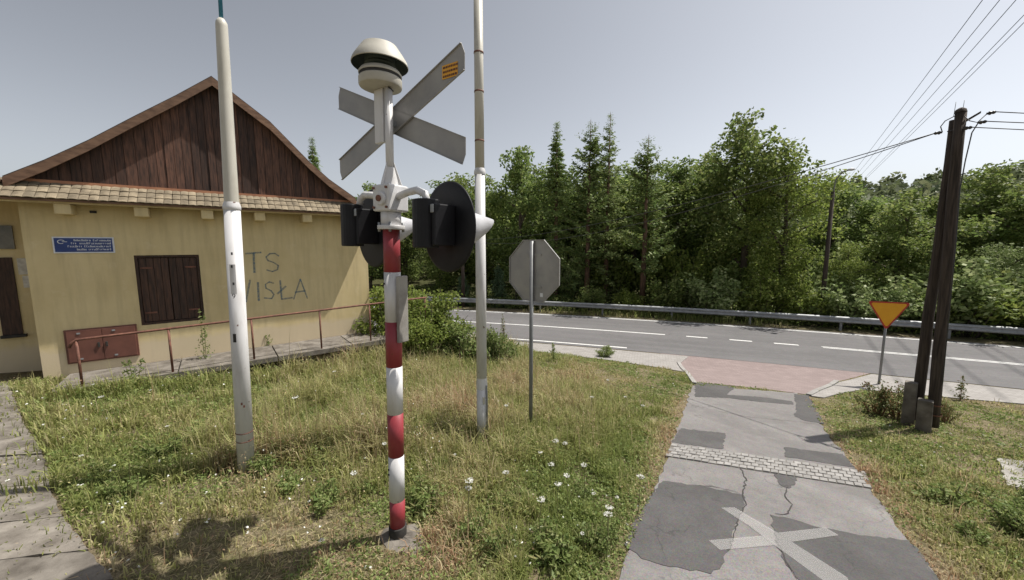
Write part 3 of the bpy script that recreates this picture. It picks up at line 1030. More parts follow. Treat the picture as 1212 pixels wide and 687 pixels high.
# skirt roof: boards below, tiles above
e0, e1 = -0.35, LEN + 0.32
zt, ze, be = 3.94, 3.58, -0.49
MB().hexa([(e0, be, ze - 0.05), (e1, be, ze - 0.05), (e1, -0.002, zt - 0.07), (e0, -0.002, zt - 0.07), (e0, be, ze - 0.01), (e1, be, ze - 0.01), (e1, -0.002, zt - 0.03), (e0, -0.002, zt - 0.03)]).build('skirt_board', 'barge', house)
tw = 0.137
def tile_mesh():
    m = MB()
    n = 5
    L, th = 0.25, 0.016
    top, bot = [], []
    for j, yy in enumerate((0, L)):
        for i in range(n + 1):
            x = -tw * 0.47 + tw * 0.94 * i / n
            cz = 0.009 * math.cos(math.pi * (i / n - 0.5)) + (0.0 if j == 0 else 0.0)
            top.append((x, yy, cz + th))
            bot.append((x, yy, cz))
    k = n + 1
    fs = []
    for i in range(n):
        fs.append((i, i + 1, k + i + 1, k + i))
        fs.append((2 * k + i + 1, 2 * k + i, 3 * k + i, 3 * k + i + 1))
        fs.append((2 * k + i, 2 * k + i + 1, i + 1, i))
    fs.append((0, k, 3 * k, 2 * k))
    fs.append((n, 2 * k + n, 3 * k + n, k + n))
    m.add(top + bot, fs)
    return m.mesh('tile', 'tile')
tm = tile_mesh()
ang = math.atan2(zt - ze, -be)
nr = 3
sl_len = math.hypot(zt - ze, be)
for r_ in range(nr):
    n = int((e1 - e0) / tw)
    for i in range(n):
        d = -0.03 + r_ * (sl_len - 0.2) / (nr - 1)
        o = link(tm, 'tile', house)
        o.location = (e0 + tw * (i + 0.5), be + d * math.cos(ang), ze + d * math.sin(ang) + 0.012 + random.uniform(-0.003, 0.003) )
        o.rotation_euler = (ang - 0.075 + random.uniform(-0.02, 0.02), random.uniform(-0.02, 0.02), random.uniform(-0.03, 0.03))
# the skirt returns round the corner over the entrance wing
for r_ in range(3):
    for i in range(9):
        o = link(tm, 'tile', house)
        d = -0.03 + r_ * 0.19
        o.location = (-0.62 + d * math.cos(ang) - 0.15, -0.30 + tw * (i + 0.5), ze + d * math.sin(ang) + 0.02)
        o.rotation_euler = Matrix.Rotation(R(-90), 3, 'Z').to_euler() if False else (Matrix.Rotation(R(-90), 3, 'Z') @ Matrix.Rotation(ang - 0.075, 3, 'X')).to_euler()
MB().hexa([(-0.75, -0.4, ze - 0.05), (-0.75, 1.3, ze - 0.05), (-0.1, 1.3, zt - 0.07), (-0.1, -0.4, zt - 0.07), (-0.75, -0.4, ze - 0.012), (-0.75, 1.3, ze - 0.012), (-0.1, 1.3, zt - 0.032), (-0.1, -0.4, zt - 0.032)]).build('skirt_board', 'barge', house)
MB().box(0.1, LEN + 0.1, -0.062, -0.041, zt - 0.03, zt + 0.03).build('flashing', 'flashing', house)
for a in (0.64, 1.74, 2.83, 3.84, 4.88, 5.92):
    MB().box(a - 0.11, a + 0.11, -0.40, -0.001, 3.30, 3.497).build('beam_end', 'plaster', house, 0.012)
MB().box(-0.3, LEN + 0.25, -0.425, -0.385, 3.50, 3.535).build('eave_batten', 'plaster', house)

# ------------------------------------------------------------------ concrete platform and handrail
plat = thing('concrete_platform', 'narrow weathered concrete platform along the foot of the yellow house', 'platform', HC, R(90 - HAZ))
PB = -1.27
ptop = lambda a: 0.05 + 0.006 * a
for i, (a0, a1) in enumerate(((0.35, 2.1), (2.12, 3.9), (3.92, 5.6), (5.62, 8.2))):
    MB().hexa([(a0, PB, ptop(a0) - 0.13), (a1, PB, ptop(a1) - 0.13), (a1, -0.004, ptop(a1) - 0.13), (a0, -0.004, ptop(a0) - 0.13),
               (a0, PB, ptop(a0)), (a1, PB, ptop(a1)), (a1, -0.004, ptop(a1)), (a0, -0.004, ptop(a0))]).build('slab', 'concrete_old', plat, 0.012)
for a in (0.6, 2.9, 4.6, 6.2, 7.8):
    MB().box(a - 0.12, a + 0.12, PB + 0.25, PB + 0.5, -1.1, ptop(a) - 0.131).build('pier', 'concrete_old', plat)
rail = thing('handrail', 'rusty brown steel handrail on thin posts along the concrete platform', 'handrail', HC, R(90 - HAZ))
rb = -1.2
pa_ = [fac(x, y, rb)[0] for x, y in ((90, 402), (199, 388), (297, 376), (378, 367), (437, 360))] + [7.75]
rz = lambda a: 0.93 + 0.028 * a
rp = [(pa_[0] - 0.10, rb, rz(0) - 0.12), (pa_[0] - 0.06, rb, rz(0) - 0.03), (pa_[0], rb, rz(pa_[0]))] + [(a, rb, rz(a)) for a in np.arange(1.2, 8.0, 0.6)]
MB().tube(rp, 0.024, 10).build('top_rail', 'rust', rail)
for a in pa_:
    MB().tube([(a, rb, ptop(a) - 0.002), (a, rb, rz(a) - 0.02)], 0.021, 8).build('post', 'rust', rail)

# ------------------------------------------------------------------ crossing signal
SB = gp(471, 636)
SAZ = 33.0           # the way the lamps face, clockwise from +Y
sig = thing('crossing_signal', 'red and white banded level crossing signal with horn, cross and two black lamps', 'signal', SB, R(-SAZ))
LEAN = R(0.9)
sig.rotation_euler = (Matrix.Rotation(LEAN, 3, 'Y') @ Matrix.Rotation(R(-SAZ), 3, 'Z')).to_euler()
# local axes: x = to the right when looking the way the lamps face, y = that way
zl = lambda py, px=466: zat(px, py, SB.x, SB.y) - SB.z
hs_ = [zl(y, x) for y, x in ((590, 471), (538, 470), (488, 469), (433, 467), (380, 465), (322, 463), (272, 461))]
PR = 0.071
def ring(z0, z1, r, mat, name, n=24, bev=0):
    return MB().tube([(0, 0, z0), (0, 0, z1)], r, n).build(name, mat, sig, bev)
ring(-0.1, 0.13, 0.082, 'rubber', 'base_collar', bev=0.01)
z = 0.10
for i, t in enumerate(hs_):
    ring(z, t, PR - 0.00003 * i, 'red_band' if i % 2 == 0 else 'white_sig', 'pole_band')
    z = t
# flange, head box and bolts
hz = hs_[-1]
ring(hz, hz + 0.035, 0.115, 'white_sig', 'flange', bev=0.004)
for k in range(4):
    an = R(45 + 90 * k)
    MB().tube([(0.098 * math.cos(an), 0.098 * math.sin(an), hz - 0.02), (0.098 * math.cos(an), 0.098 * math.sin(an), hz + 0.06)], 0.012, 6).build('bolt', 'steel', sig)
ring(hz + 0.035, hz + 0.15, 0.085, 'white_sig', 'head_neck')
hb = MB().box(-0.105, 0.105, -0.105, 0.105, hz + 0.15, hz + 0.37).build('head_box', 'white_sig', sig, 0.014)
MB().tube([(0.02, -0.105, hz + 0.25), (0.02, -0.135, hz + 0.25)], 0.055, 16).build('cover_plate', 'white_sig', hb, 0.006)
MB().tube([(0.02, -0.135, hz + 0.25), (0.02, -0.15, hz + 0.25)], 0.026, 10).build('cable_gland', 'rust', hb)
for sx in (-0.08, 0.08):
    for sz in (0.18, 0.34):
        MB().tube([(sx, -0.105, hz + sz), (sx, -0.12, hz + sz)], 0.011, 6).build('bolt', 'rust', hb)
ztop = zl(105, 455)
# gusset and upper pipe
MB().lathe([(0.075, hz + 0.37), (0.065, hz + 0.42), (0.038, hz + 0.52)], 20).build('pipe_socket', 'white_sig', sig)
for k in range(3):
    an = R(30 + 120 * k)
    c, s = math.cos(an), math.sin(an)
    MB().prism([(0.03 * c, 0.03 * s, hz + 0.371), (0.10 * c, 0.10 * s, hz + 0.371), (0.035 * c, 0.035 * s, hz + 0.56)], (-s, c, 0), 0.01).build('gusset', 'white_sig', sig)
MB().tube([(0, 0, hz + 0.37), (0, 0, ztop)], 0.033, 16).build('upper_pipe', 'white_sig', sig)
# lamp heads
DR = 0.37
for sgn, dx in ((1, 0.475), (-1, -0.475)):
    zc = hz + 0.02
    armp = [(0.08 * sgn, 0, hz + 0.27), (0.22 * sgn, -0.01, hz + 0.30), (0.33 * sgn, -0.01, hz + 0.31), (0.41 * sgn, 0.0, hz + 0.28), (0.44 * sgn, 0.0, hz + 0.2)]
    MB().tube(armp, 0.031, 12).build('arm', 'white_sig', sig)
    rot = Matrix.Translation((dx, 0.15, zc)) @ Matrix.Rotation(R(-90), 4, 'X')
    dsk = MB().lathe([(0.0, 0.0), (0.15, -0.004), (DR - 0.02, -0.004), (DR, 0.002), (DR, 0.012), (DR - 0.02, 0.012), (0.12, 0.012), (0.0, 0.012)], 48, rot).build('backing_disc', 'black', sig)
    # lamp housing: rounded case behind the disc
    hsg = MB()
    sec = []
    for k in range(11):
        an = R(180 * k / 10)
        sec.append((dx - 0.03 + 0.105 * math.cos(an), -0.045 - 0.085 * math.sin(an)))
    sec += [(dx - 0.135, 0.03), (dx + 0.075, 0.03)]
    lo, hi_ = zc - 0.17, zc + 0.21
    n = len(sec)
    hsg.add([(x, y, lo) for x, y in sec] + [(x, y, hi_) for x, y in sec], [tuple(range(n)), tuple(reversed(range(n, 2 * n)))] + [((i + 1) % n, i, n + i, n + (i + 1) % n) for i in range(n)])
    hsg = hsg.build('lamp_housing', 'black', sig, 0.01)
    MB().box(dx + 0.08, dx + 0.13, -0.05, 0.145, zc - 0.15, zc + 0.17).build('hinge_side', 'black', hsg, 0.01)
    MB().box(dx + 0.085, dx + 0.125, -0.062, -0.0501, zc + 0.1, zc + 0.165).build('latch', 'steel', hsg, 0.006)
    MB().box(dx - 0.1, dx + 0.09, 0.03, 0.146, zc - 0.13, zc + 0.13).build('mounting_block', 'black', hsg, 0.01)
    # hood on the front
    hd = MB()
    n = 24
    vs = []
    for j, (ln, rr) in enumerate(((0.0, 0.15), (0.22, 0.14), (0.47, 0.09))):
        for k in range(n + 1):
            an = R(-70 + 320 * k / n)
            cut = 1.0 if j < 2 else 0.80 + 0.20 * math.sin(an)
            vs.append((dx + rr * math.cos(an), 0.163 + ln * cut, zc + rr * math.sin(an)))
    fs = [(j * (n + 1) + k, j * (n + 1) + k + 1, (j + 1) * (n + 1) + k + 1, (j + 1) * (n + 1) + k) for j in range(2) for k in range(n)]
    hd.add(vs, fs, True)
    o = hd.build('hood', 'visor', sig)
    sm_ = o.modifiers.new('solid', 'SOLIDIFY')
    sm_.thickness = 0.004
    rot2 = Matrix.Translation((dx, 0.164, zc)) @ Matrix.Rotation(R(-90), 4, 'X')
    ln = MB().lathe([(0.0, 0.03), (0.06, 0.022), (0.1, 0.0)], 24, rot2).build('lens', 'red_sign', sig)
    tw_ = R(-13)
    for q in (dsk, hsg, o, ln):      # the heads are turned a little further than the cross
        q.rotation_euler = (0, 0, tw_)
        q.location = Vector((dx, 0, 0)) - Matrix.Rotation(tw_, 3, 'Z') @ Vector((dx, 0, 0))
# cross, seen from behind
def sxz(px, py, off):
    d = Vector(ray(px, py))
    lx = Vector((math.cos(R(SAZ)), -math.sin(R(SAZ)), 0))
    ly = Vector((math.sin(R(SAZ)), math.cos(R(SAZ)), 0))
    q = SB + ly * off
    t = (q.x * ly.x + q.y * ly.y) / (d.x * ly.x + d.y * ly.y)
    p = Vector((0, 0, CAMZ)) + d * t
    return Vector(((p - SB).dot(lx), p.z - SB.z))
co = 0.09
xs = [sxz(397, 110, co), sxz(546, 68, co), sxz(398, 201, co), sxz(546, 179, co)]
ccx = sum(p.x for p in xs) / 4
ccz = sum(p.y for p in xs) / 4
hw_ = ((xs[1].x + xs[3].x) - (xs[0].x + xs[2].x)) / 4
hh_ = ((xs[0].y + xs[1].y) - (xs[2].y + xs[3].y)) / 4
ccx -= math.tan(LEAN) * ccz * math.cos(R(SAZ))
an_ = math.atan2(hh_, hw_)
ln_ = math.hypot(hw_, hh_) + 0.012
aw = 0.098
for k, (sg_, yo) in enumerate(((1, 0.0), (-1, 0.012))):
    t = Vector((math.cos(an_ * sg_), math.sin(an_ * sg_)))
    nn = Vector((-t.y, t.x))
    c0 = Vector((ccx, ccz))
    pts = []
    for e, s1, cut in ((-1, -1, 0.0), (1, -1, 0.0), (1, 1, 0.0), (-1, 1, 0.0)):
        pts.append((e, s1))
    # ends cut vertical on the outside with a corner clipped as on the photograph
    vert = Vector((0, 1))
    poly = []
    L = ln_
    for e in (1, -1):
        a_ = c0 + t * (L * e) + nn * (-aw * e)
        b_ = c0 + t * (L * e) + nn * (aw * e)
        # the outer end is cut square to the horizontal: shift corners so that the end edge is vertical for most of its length
        sh = 2 * aw * math.tan(an_)
        if sg_ * e > 0:
            poly += ([a_, b_ - t * (sh * 0.0), ] if e > 0 else [a_, b_])
        else:
            poly += [a_, b_]
    # clip the tip nearest the outer corner
    out = []
    for i, p in enumerate(poly):
        out.append(p)
    fin = []
    for i in range(4):
        p, pn = out[i], out[(i + 1) % 4]
        fin.append(p)
    xmax = ccx + hw_ + 0.005
    xmin = ccx - hw_ - 0.005
    def clip(pl, lim, side):
        res = []
        for i in range(len(pl)):
            a_, b_ = pl[i], pl[(i + 1) % len(pl)]
            ia, ib = (a_.x - lim) * side <= 0, (b_.x - lim) * side <= 0
            if ia:
                res.append(a_)
            if ia != ib:
                q = (lim - a_.x) / (b_.x - a_.x)
                res.append(a_.lerp(b_, q))
        return res
    fin = clip(clip(fin, xmax, 1), xmin, -1)
    MB().prism([(p.x, co + yo, p.y) for p in fin], (0, 1, 0), 0.004).build('cross_board', 'signback', sig)
    lip = MB()
    for i in range(len(fin)):
        a_, b_ = fin[i], fin[(i + 1) % len(fin)]
        if (b_ - a_).length > 0.5:
            m_ = (a_ + b_) / 2
            off = (c0 - m_)
            off = off - (b_ - a_).normalized() * off.dot((b_ - a_).normalized())
            off = off.normalized() * 0.006
            lip.hexa([(a_.x, co + yo - 0.012, a_.y), (b_.x, co + yo - 0.012, b_.y), (b_.x + off.x, co + yo - 0.012, b_.y + off.y), (a_.x + off.x, co + yo - 0.012, a_.y + off.y),
                      (a_.x, co + yo - 0.0005, a_.y), (b_.x, co + yo - 0.0005, b_.y), (b_.x + off.x, co + yo - 0.0005, b_.y + off.y), (a_.x + off.x, co + yo - 0.0005, a_.y + off.y)])
    lip.build('board_edge', 'signback', sig)
MB().box(-0.03, ccx + 0.05, 0.034, 0.05, ccz - 0.05, ccz - 0.01).build('bracket', 'steel', sig)
MB().box(ccx + 0.0, ccx + 0.04, 0.05, co - 0.001, ccz - 0.05, ccz - 0.01).build('bracket', 'steel', sig)
st = sxz(530, 80, co) - Vector((math.tan(LEAN) * ccz * math.cos(R(SAZ)), 0))
tt = Vector((math.cos(an_), math.sin(an_)))
nn = Vector((-tt.y, tt.x))
s0 = Vector((st.x, st.y))
stk = MB().prism([(q.x, co - 0.004, q.y) for q in (s0 + Vector((-0.09, -0.05)), s0 + Vector((0.065, -0.05)), s0 + Vector((0.065, 0.05)), s0 + Vector((-0.09, 0.05)))], (0, 1, 0), 0.003).build('sticker', 'orange', sig)
mk = MB()
for k in range(3):
    z0 = s0.y + 0.032 - k * 0.032
    x = s0.x - 0.08
    while x < s0.x + 0.055:
        wdt = random.uniform(0.008, 0.022)
        mk.box(x, x + wdt, co - 0.0065, co - 0.0045, z0 - 0.008, z0 + 0.006)
        x += wdt + 0.006
mk.build('print', 'rust', stk)
# horn on a side plate
plx = -0.075
MB().box(plx - 0.075, plx + 0.035, -0.03, 0.012, zl(168, 448), zl(104, 448)).build('horn_plate', 'white_sig', sig, 0.004)
hx, hy = -0.07, -0.02
z0 = zl(104, 448)
HM = Matrix.Translation((hx, hy, 0))
def horn_part(prof, mat, name):
    o = MB().lathe(prof, 40, HM).build(name, mat, sig)
    e = o.modifiers.new('edges', 'EDGE_SPLIT')
    e.split_angle = R(32)
    return o
horn_part([(0.0, z0), (0.145, z0), (0.168, z0 + 0.01), (0.173, z0 + 0.02), (0.173, z0 + 0.07), (0.163, z0 + 0.08), (0.0, z0 + 0.08)], 'horn', 'horn_body')
horn_part([(0.166, z0 + 0.08), (0.166, z0 + 0.1)], 'rubber', 'horn_gasket')
horn_part([(0.0, z0 + 0.1), (0.171, z0 + 0.1), (0.173, z0 + 0.112), (0.158, z0 + 0.135), (0.125, z0 + 0.15)], 'horn', 'horn_top')
horn_part([(0.125, z0 + 0.148), (0.115, z0 + 0.165), (0.125, z0 + 0.18), (0.112, z0 + 0.195), (0.12, z0 + 0.21), (0.12, z0 + 0.25)], 'horn_green', 'horn_grille')
zt_ = zl(49, 448)
horn_part([(0.223, z0 + 0.175), (0.227, z0 + 0.18), (0.218, z0 + 0.21), (0.19, z0 + 0.255), (0.14, zt_ - 0.035), (0.075, zt_ - 0.008), (0.0, zt_)], 'horn', 'horn_hood')
horn_part([(0.221, z0 + 0.175), (0.21, z0 + 0.207), (0.188, z0 + 0.248), (0.13, zt_ - 0.05), (0.0, zt_ - 0.025)], 'horn_green', 'hood_lining')
MB().tube([(0.03, -0.02, z0 - 0.005), (0.07, -0.03, z0 - 0.03), (0.085, -0.02, z0 - 0.05)], 0.006, 6).build('cable', 'rubber', sig)
# narrow cabinet on the pole
bz0, bz1 = zl(403, 470), zl(326, 470)
bx = MB().box(0.078, 0.112, -0.03, 0.075, bz0, bz1).build('side_cabinet', 'concrete', sig, 0.006)
MB().box(0.03, 0.0775, -0.02, 0.06, bz0 + 0.1, bz0 + 0.14).build('bracket', 'steel', sig)
MB().box(0.03, 0.0775, -0.02, 0.06, bz1 - 0.14, bz1 - 0.1).build('bracket', 'steel', sig)
# white code number painted on the left lamp case is too worn to read; three pole rivets
for zz in (hs_[1] - 0.12, hs_[1] - 0.17, hs_[5] - 0.1):
    MB().tube([(-0.02, -PR + 0.004, zz), (-0.021, -PR - 0.006, zz)], 0.008, 8).build('rivet', 'rubber', sig)
# footing
ft = []
for k in range(14):
    an = 2 * math.pi * k / 14
    r = random.uniform(0.16, 0.26)
    ft.append((r * math.cos(an) * 1.15 + 0.08, r * math.sin(an)))
fm = MB()
rings = []
for sc, zz in ((1.0, -0.14), (0.97, -0.01), (0.85, 0.015), (0.5, 0.035), (0.1, 0.04)):
    rings.append([(x * sc, y * sc, zz + random.uniform(-0.012, 0.012)) for x, y in ft])
vs = [p for r in rings for p in r]
fm.add(vs, [(j * 14 + k, j * 14 + (k + 1) % 14, (j + 1) * 14 + (k + 1) % 14, (j + 1) * 14 + k) for j in range(4) for k in range(14)] + [tuple(56 + k for k in range(14))])
fm.build('footing', 'concrete_old', sig)

# ------------------------------------------------------------------ left white pole
LB = gp(292, 557)
lp = thing('white_pole', 'stout tapered white steel pole with blue pipe on top in front of house', 'pole', LB)
lp.rotation_euler = (0, R(1.7), 0)
ll = lambda py, px: zat(px, py, LB.x, LB.y) - LB.z
zj, zt2 = ll(246, 273), ll(28, 258)
MB().tube([(0, 0, -0.1), (0, 0, zj - 0.03)], [0.09, 0.08], 28).build('lower_tube', 'white_paint', lp)
MB().lathe([(0.08, zj - 0.03), (0.087, zj - 0.02), (0.087, zj + 0.01), (0.071, zj + 0.06)], 28).build('joint_collar', 'white_paint', lp)
MB().lathe([(0.07, zj + 0.05), (0.055, zt2 - 0.06), (0.052, zt2 - 0.02), (0.028, zt2 + 0.02), (0.0, zt2 + 0.02)], 28).build('upper_tube', 'cream_paint', lp)
MB().tube([(0, 0, zt2), (0, 0, zt2 + 1.3)], 0.019, 12).build('blue_pipe', 'blue_pipe', lp)
for py in (510, 520):
    zz = ll(py, 290)
    MB().lathe([(0.0895, zz - 0.006), (0.094, zz), (0.0895, zz + 0.006)], 24).build('wire_tie', 'rust', lp)
# dark label and number plate facing the track
vw = Vector((-LB.x, -LB.y, 0)).normalized()
def on_pole(py, px, w, h, mat, name, da=0.0, rr=0.085):
    an0 = math.atan2(vw.y, vw.x) + da
    zc = ll(py, px)
    m = MB()
    n = 4
    vs = []
    for zz in (zc - h / 2, zc + h / 2):
        for k in range(n + 1):
            an = an0 + (k / n - 0.5) * w / rr
            vs.append((rr * math.cos(an), rr * math.sin(an), zz))
    m.add(vs, [(k, k + 1, n + 2 + k, n + 1 + k) for k in range(n)], True)
    return m.build(name, mat, lp)
on_pole(398, 281, 0.035, 0.1, 'rubber', 'dark_label', -0.55, 0.0865)
on_pole(330, 274, 0.06, 0.34, 'white_paint', 'number_label', -0.35, 0.0852)
cu = bpy.data.curves.new('digit', 'FONT')
cu.body = '9'
cu.size = 0.075
cu.align_x = 'CENTER'
tmp = bpy.data.objects.new('digit', cu)
col.objects.link(tmp)
dg = bpy.context.evaluated_depsgraph_get()
dm = bpy.data.meshes.new_from_object(tmp.evaluated_get(dg))
bpy.data.objects.remove(tmp)
dm.materials.clear()
dm.materials.append(M['dark_print'])
an0 = math.atan2(vw.y, vw.x) - 0.35
do = link(dm, 'digit', lp, (0.0875 * math.cos(an0), 0.0875 * math.sin(an0), ll(352, 275)))
do.rotation_euler = (math.pi / 2, 0, an0 + math.pi / 2)
for py, px, da in ((300, 274, -0.3), (315, 275, -0.4), (335, 275, -0.3), (474, 290, -0.15), (478, 287, 0.1)):
    on_pole(py, px, 0.018, 0.03, 'dark_print' if py < 400 else 'rust', 'paint_mark', da, 0.0868 if py < 400 else 0.0888)

# ------------------------------------------------------------------ tall mast
MBs = gp(571, 525)
mast = thing('white_mast', 'slender tall white mast with flaking paint rising behind the signal lamps', 'mast', MBs)
mz = lambda py: zat(568, py, MBs.x, MBs.y) - MBs.z
zj = mz(203)
MB().tube([(0, 0, -0.1), (0, 0, mz(455))], [0.083, 0.08], 22).build('lower_tube', 'white_paint', mast)
MB().tube([(0, 0, mz(455)), (0, 0, zj)], [0.077, 0.072], 22).build('middle_tube', 'white_paint', mast)
MB().lathe([(0.081, mz(460)), (0.084, mz(456)), (0.076, mz(446))], 22).build('joint_collar', 'white_paint', mast)
MB().lathe([(0.076, zj - 0.05), (0.082, zj - 0.03), (0.08, zj), (0.066, zj + 0.04)], 22).build('joint_collar', 'white_paint', mast)
MB().tube([(0, 0, zj), (0, 0, zj + 2.6)], [0.066, 0.06], 22).build('upper_tube', 'cream_paint', mast)
MB().tube([(0, 0, zj + 2.6), (0, 0, zj + 4.6)], [0.05, 0.045], 16).build('top_tube', 'cream_paint', mast)
for zz in (zj + 0.4, zj + 1.05, zj + 1.55):
    MB().tube([(0, 0, zz), (0, 0, zz + 0.02)], 0.068, 18).build('band_clip', 'rust', mast)
MB().box(0.02, 0.05, -0.086, -0.07, mz(476), mz(468)).build('tag_plate', 'cream_paint', mast)
MB().tube([(0.075, -0.06, 0.0), (0.08, -0.06, mz(470)), (0.07, -0.05, mz(455))], 0.012, 8).build('earth_strap', 'steel_dull', mast)

# ------------------------------------------------------------------ stop sign, seen from behind
TB = gp(628, 516)
stop = thing('stop_sign', 'back of a grey octagonal stop sign on a thin steel post', 'sign', TB, R(-39))
sz_ = lambda py: zat(631, py, TB.x, TB.y) - TB.z
zt3, zb3 = sz_(284), sz_(357)
zc = (zt3 + zb3) / 2
rad = (zt3 - zb3) / 2 / math.cos(R(22.5))
MB().tube([(0, 0, -0.2), (0, 0, zt3 - 0.02)], 0.031, 16).build('post', 'steel_dull', stop)
oc = [(0.012 + rad * math.cos(R(22.5 + 45 * k)), zc + rad * math.sin(R(22.5 + 45 * k))) for k in range(8)]
MB().prism([(x, 0.037, z) for x, z in oc], (0, 1, 0), 0.003).build('plate', 'signback', stop)
lip = MB()
for k in range(8):
    (x0, z0), (x1, z1) = oc[k], oc[(k + 1) % 8]
    f = 0.975
    i0 = (0.012 + (x0 - 0.012) * f, zc + (z0 - zc) * f)
    i1 = (0.012 + (x1 - 0.012) * f, zc + (z1 - zc) * f)
    lip.hexa([(x0, 0.02, z0), (x1, 0.02, z1), (i1[0], 0.02, i1[1]), (i0[0], 0.02, i0[1]), (x0, 0.0365, z0), (x1, 0.0365, z1), (i1[0], 0.0365, i1[1]), (i0[0], 0.0365, i0[1])])
lip.build('rim', 'signback', stop)
MB().box(0.14, 0.19, 0.0335, 0.0365, zb3 + 0.08, zb3 + 0.14).build('sticker', 'white_print', stop)
for zz in (zc - 0.25, zc + 0.25):
    MB().box(-0.14, 0.16, 0.022, 0.0363, zz - 0.015, zz + 0.015).build('clamp_bar', 'signback', stop)
MB().prism([(x, 0.0405, z) for x, z in [((x - 0.012) * 0.985 + 0.012, (z - zc) * 0.985 + zc) for x, z in oc]], (0, 1, 0), 0.001).build('red_face', 'red_sign', stop)

# ------------------------------------------------------------------ give-way sign
YB = gp(1040, 456)
yld = thing('give_way_sign', 'yellow triangular give way sign with red border beside the main road', 'sign', YB, R(-24))
yz = lambda py, px=1047: zat(px, py, YB.x, YB.y) - YB.z
yt, yb = yz(357), yz(390.5)
sd_ = (yt - yb) / math.cos(R(30))
MB().tube([(0, 0, -0.15), (0, 0, yt - 0.1)], 0.032, 14).build('post', 'steel_dull', yld)
def tri(s, y):
    cz = yb + (yt - yb) * 2 / 3
    h = s * math.cos(R(30))
    rr = s * 0.045
    pts = []
    for cx_, cz_, a0 in ((-s / 2 + rr * 1.73, cz + h / 3 - rr, 90), (0, cz - 2 * h / 3 + 2 * rr, 210), (s / 2 - rr * 1.73, cz + h / 3 - rr, 330)):
        for k in range(5):
            an = R(a0 + 120 * k / 4)
            pts.append((cx_ + rr * math.cos(an), y, cz_ + rr * math.sin(an)))
    return pts
MB().prism(tri(sd_, -0.04), (0, 1, 0), 0.004).build('plate', 'red_sign', yld)
MB().prism(tri(sd_ * 0.86, -0.0425), (0, 1, 0), 0.002).build('yellow_face', 'yellow_sign', yld)
MB().box(-0.12, 0.12, -0.0355, -0.022, yt - 0.25, yt - 0.22).build('clamp_bar', 'signback', yld)

# ------------------------------------------------------------------ timber utility pole
WB = gp(1093, 508)
view_r = Vector((WB.y, -WB.x, 0)).normalized()      # to the right across the line of sight
wang = math.atan2(view_r.y, view_r.x)
wood = thing('utility_pole', 'dark double-leg timber utility pole on concrete stubs beside the side road', 'pole', WB, wang)
WROT = Matrix.Rotation(wang, 3, 'Z') @ Matrix.Rotation(R(-0.9), 3, 'Y')
wood.rotation_euler = WROT.to_euler()
wzf = lambda py, px: zat(px, py, WB.x, WB.y) - WB.z
WT = wzf(133, 1137)
def log(p0, p1, r0, r1, n=18, seed=0):
    rr = random.Random(seed)
    pts, rad = [], []
    for i in range(9):
        t = i / 8
        pts.append(Vector(p0).lerp(Vector(p1), t) + Vector((rr.uniform(-0.008, 0.008), rr.uniform(-0.008, 0.008), 0)))
        rad.append(r0 + (r1 - r0) * t)
    return MB().tube(pts, rad, n)
log((0.115, 0.0, 0.1), (0.03, 0.0, WT), 0.092, 0.076, seed=4).build('pole_leg', 'wood_pole', wood)
log((-0.135, 0.2, 0.1), (-0.025, 0.12, WT - 0.1), 0.09, 0.07, seed=5).build('pole_leg', 'wood_pole', wood)
MB().lathe([(0.083, 0), (0.07, 0.05), (0.03, 0.08), (0.0, 0.09)], 18, Matrix.Translation((0.03, 0, WT - 0.005))).build('pole_cap', 'wood_pole', wood)
def stub(x, y, z0, z1, w, lean, name='concrete_stub'):
    MB().hexa([(x - w, y - 0.09, z0), (x + w, y - 0.09, z0), (x + w, y + 0.09, z0), (x - w, y + 0.09, z0), (x - w * 0.92 + lean, y - 0.09, z1), (x + w * 0.92 + lean, y - 0.09, z1), (x + w * 0.92 + lean, y + 0.09, z1), (x - w * 0.92 + lean, y + 0.09, z1)]).build(name, 'concrete_old', wood, 0.015)
stub(0.0, -0.2, -0.3, 0.66, 0.115, -0.01)
stub(-0.23, 0.06, -0.3, 0.9, 0.10, 0.0)
for zz in (0.35, 0.55):
    MB().lathe([(0.11, zz - 0.012), (0.115, zz), (0.11, zz + 0.012)], 18, Matrix.Translation((0.115, 0.0, 0))).build('wire_binding', 'rust', wood)
MB().tube([(-0.11, 0.05, WT - 0.3), (0.12, -0.03, WT - 0.3)], 0.011, 8).build('through_bolt', 'insul', wood)
MB().prism([(0.09, -0.02, WT - 0.2), (0.09, -0.02, WT - 0.165), (0.27, -0.04, WT - 0.05), (0.27, -0.04, WT - 0.08)], (0, 1, 0), 0.05).build('bracket', 'wood_pole', wood)
def insul(p, d):
    q = Vector(d).to_track_quat('Z', 'Y').to_matrix().to_4x4()
    return MB().lathe([(0.0, 0), (0.018, 0), (0.018, 0.02), (0.032, 0.03), (0.032, 0.05), (0.02, 0.06), (0.028, 0.075), (0.028, 0.09), (0.012, 0.11), (0.0, 0.115)], 14, Matrix.Translation(p) @ q).build('insulator', 'insul', wood)
insul((-0.17, 0.0, WT - 0.31), (-1, 0, 0.02))
insul((0.33, -0.05, WT - 0.12), (1, 0, 0.05))
insul((0.24, -0.08, WT - 0.26), (1, -0.1, 0.0))
insul((0.08, -0.08, WT - 0.32), (1, 0, 0.0))
MB().tube([(-0.17, 0, WT - 0.31), (-0.2, 0, WT - 0.2), (-0.15, 0, WT - 0.11), (-0.04, -0.04, WT - 0.06)], 0.008, 8).build('jumper_cable', 'cable', wood)
MB().tube([(0.08, -0.06, WT - 0.1), (0.15, -0.08, WT - 0.2), (0.24, -0.08, WT - 0.25), (0.33, -0.05, WT - 0.13)], 0.008, 8).build('jumper_cable', 'cable', wood)
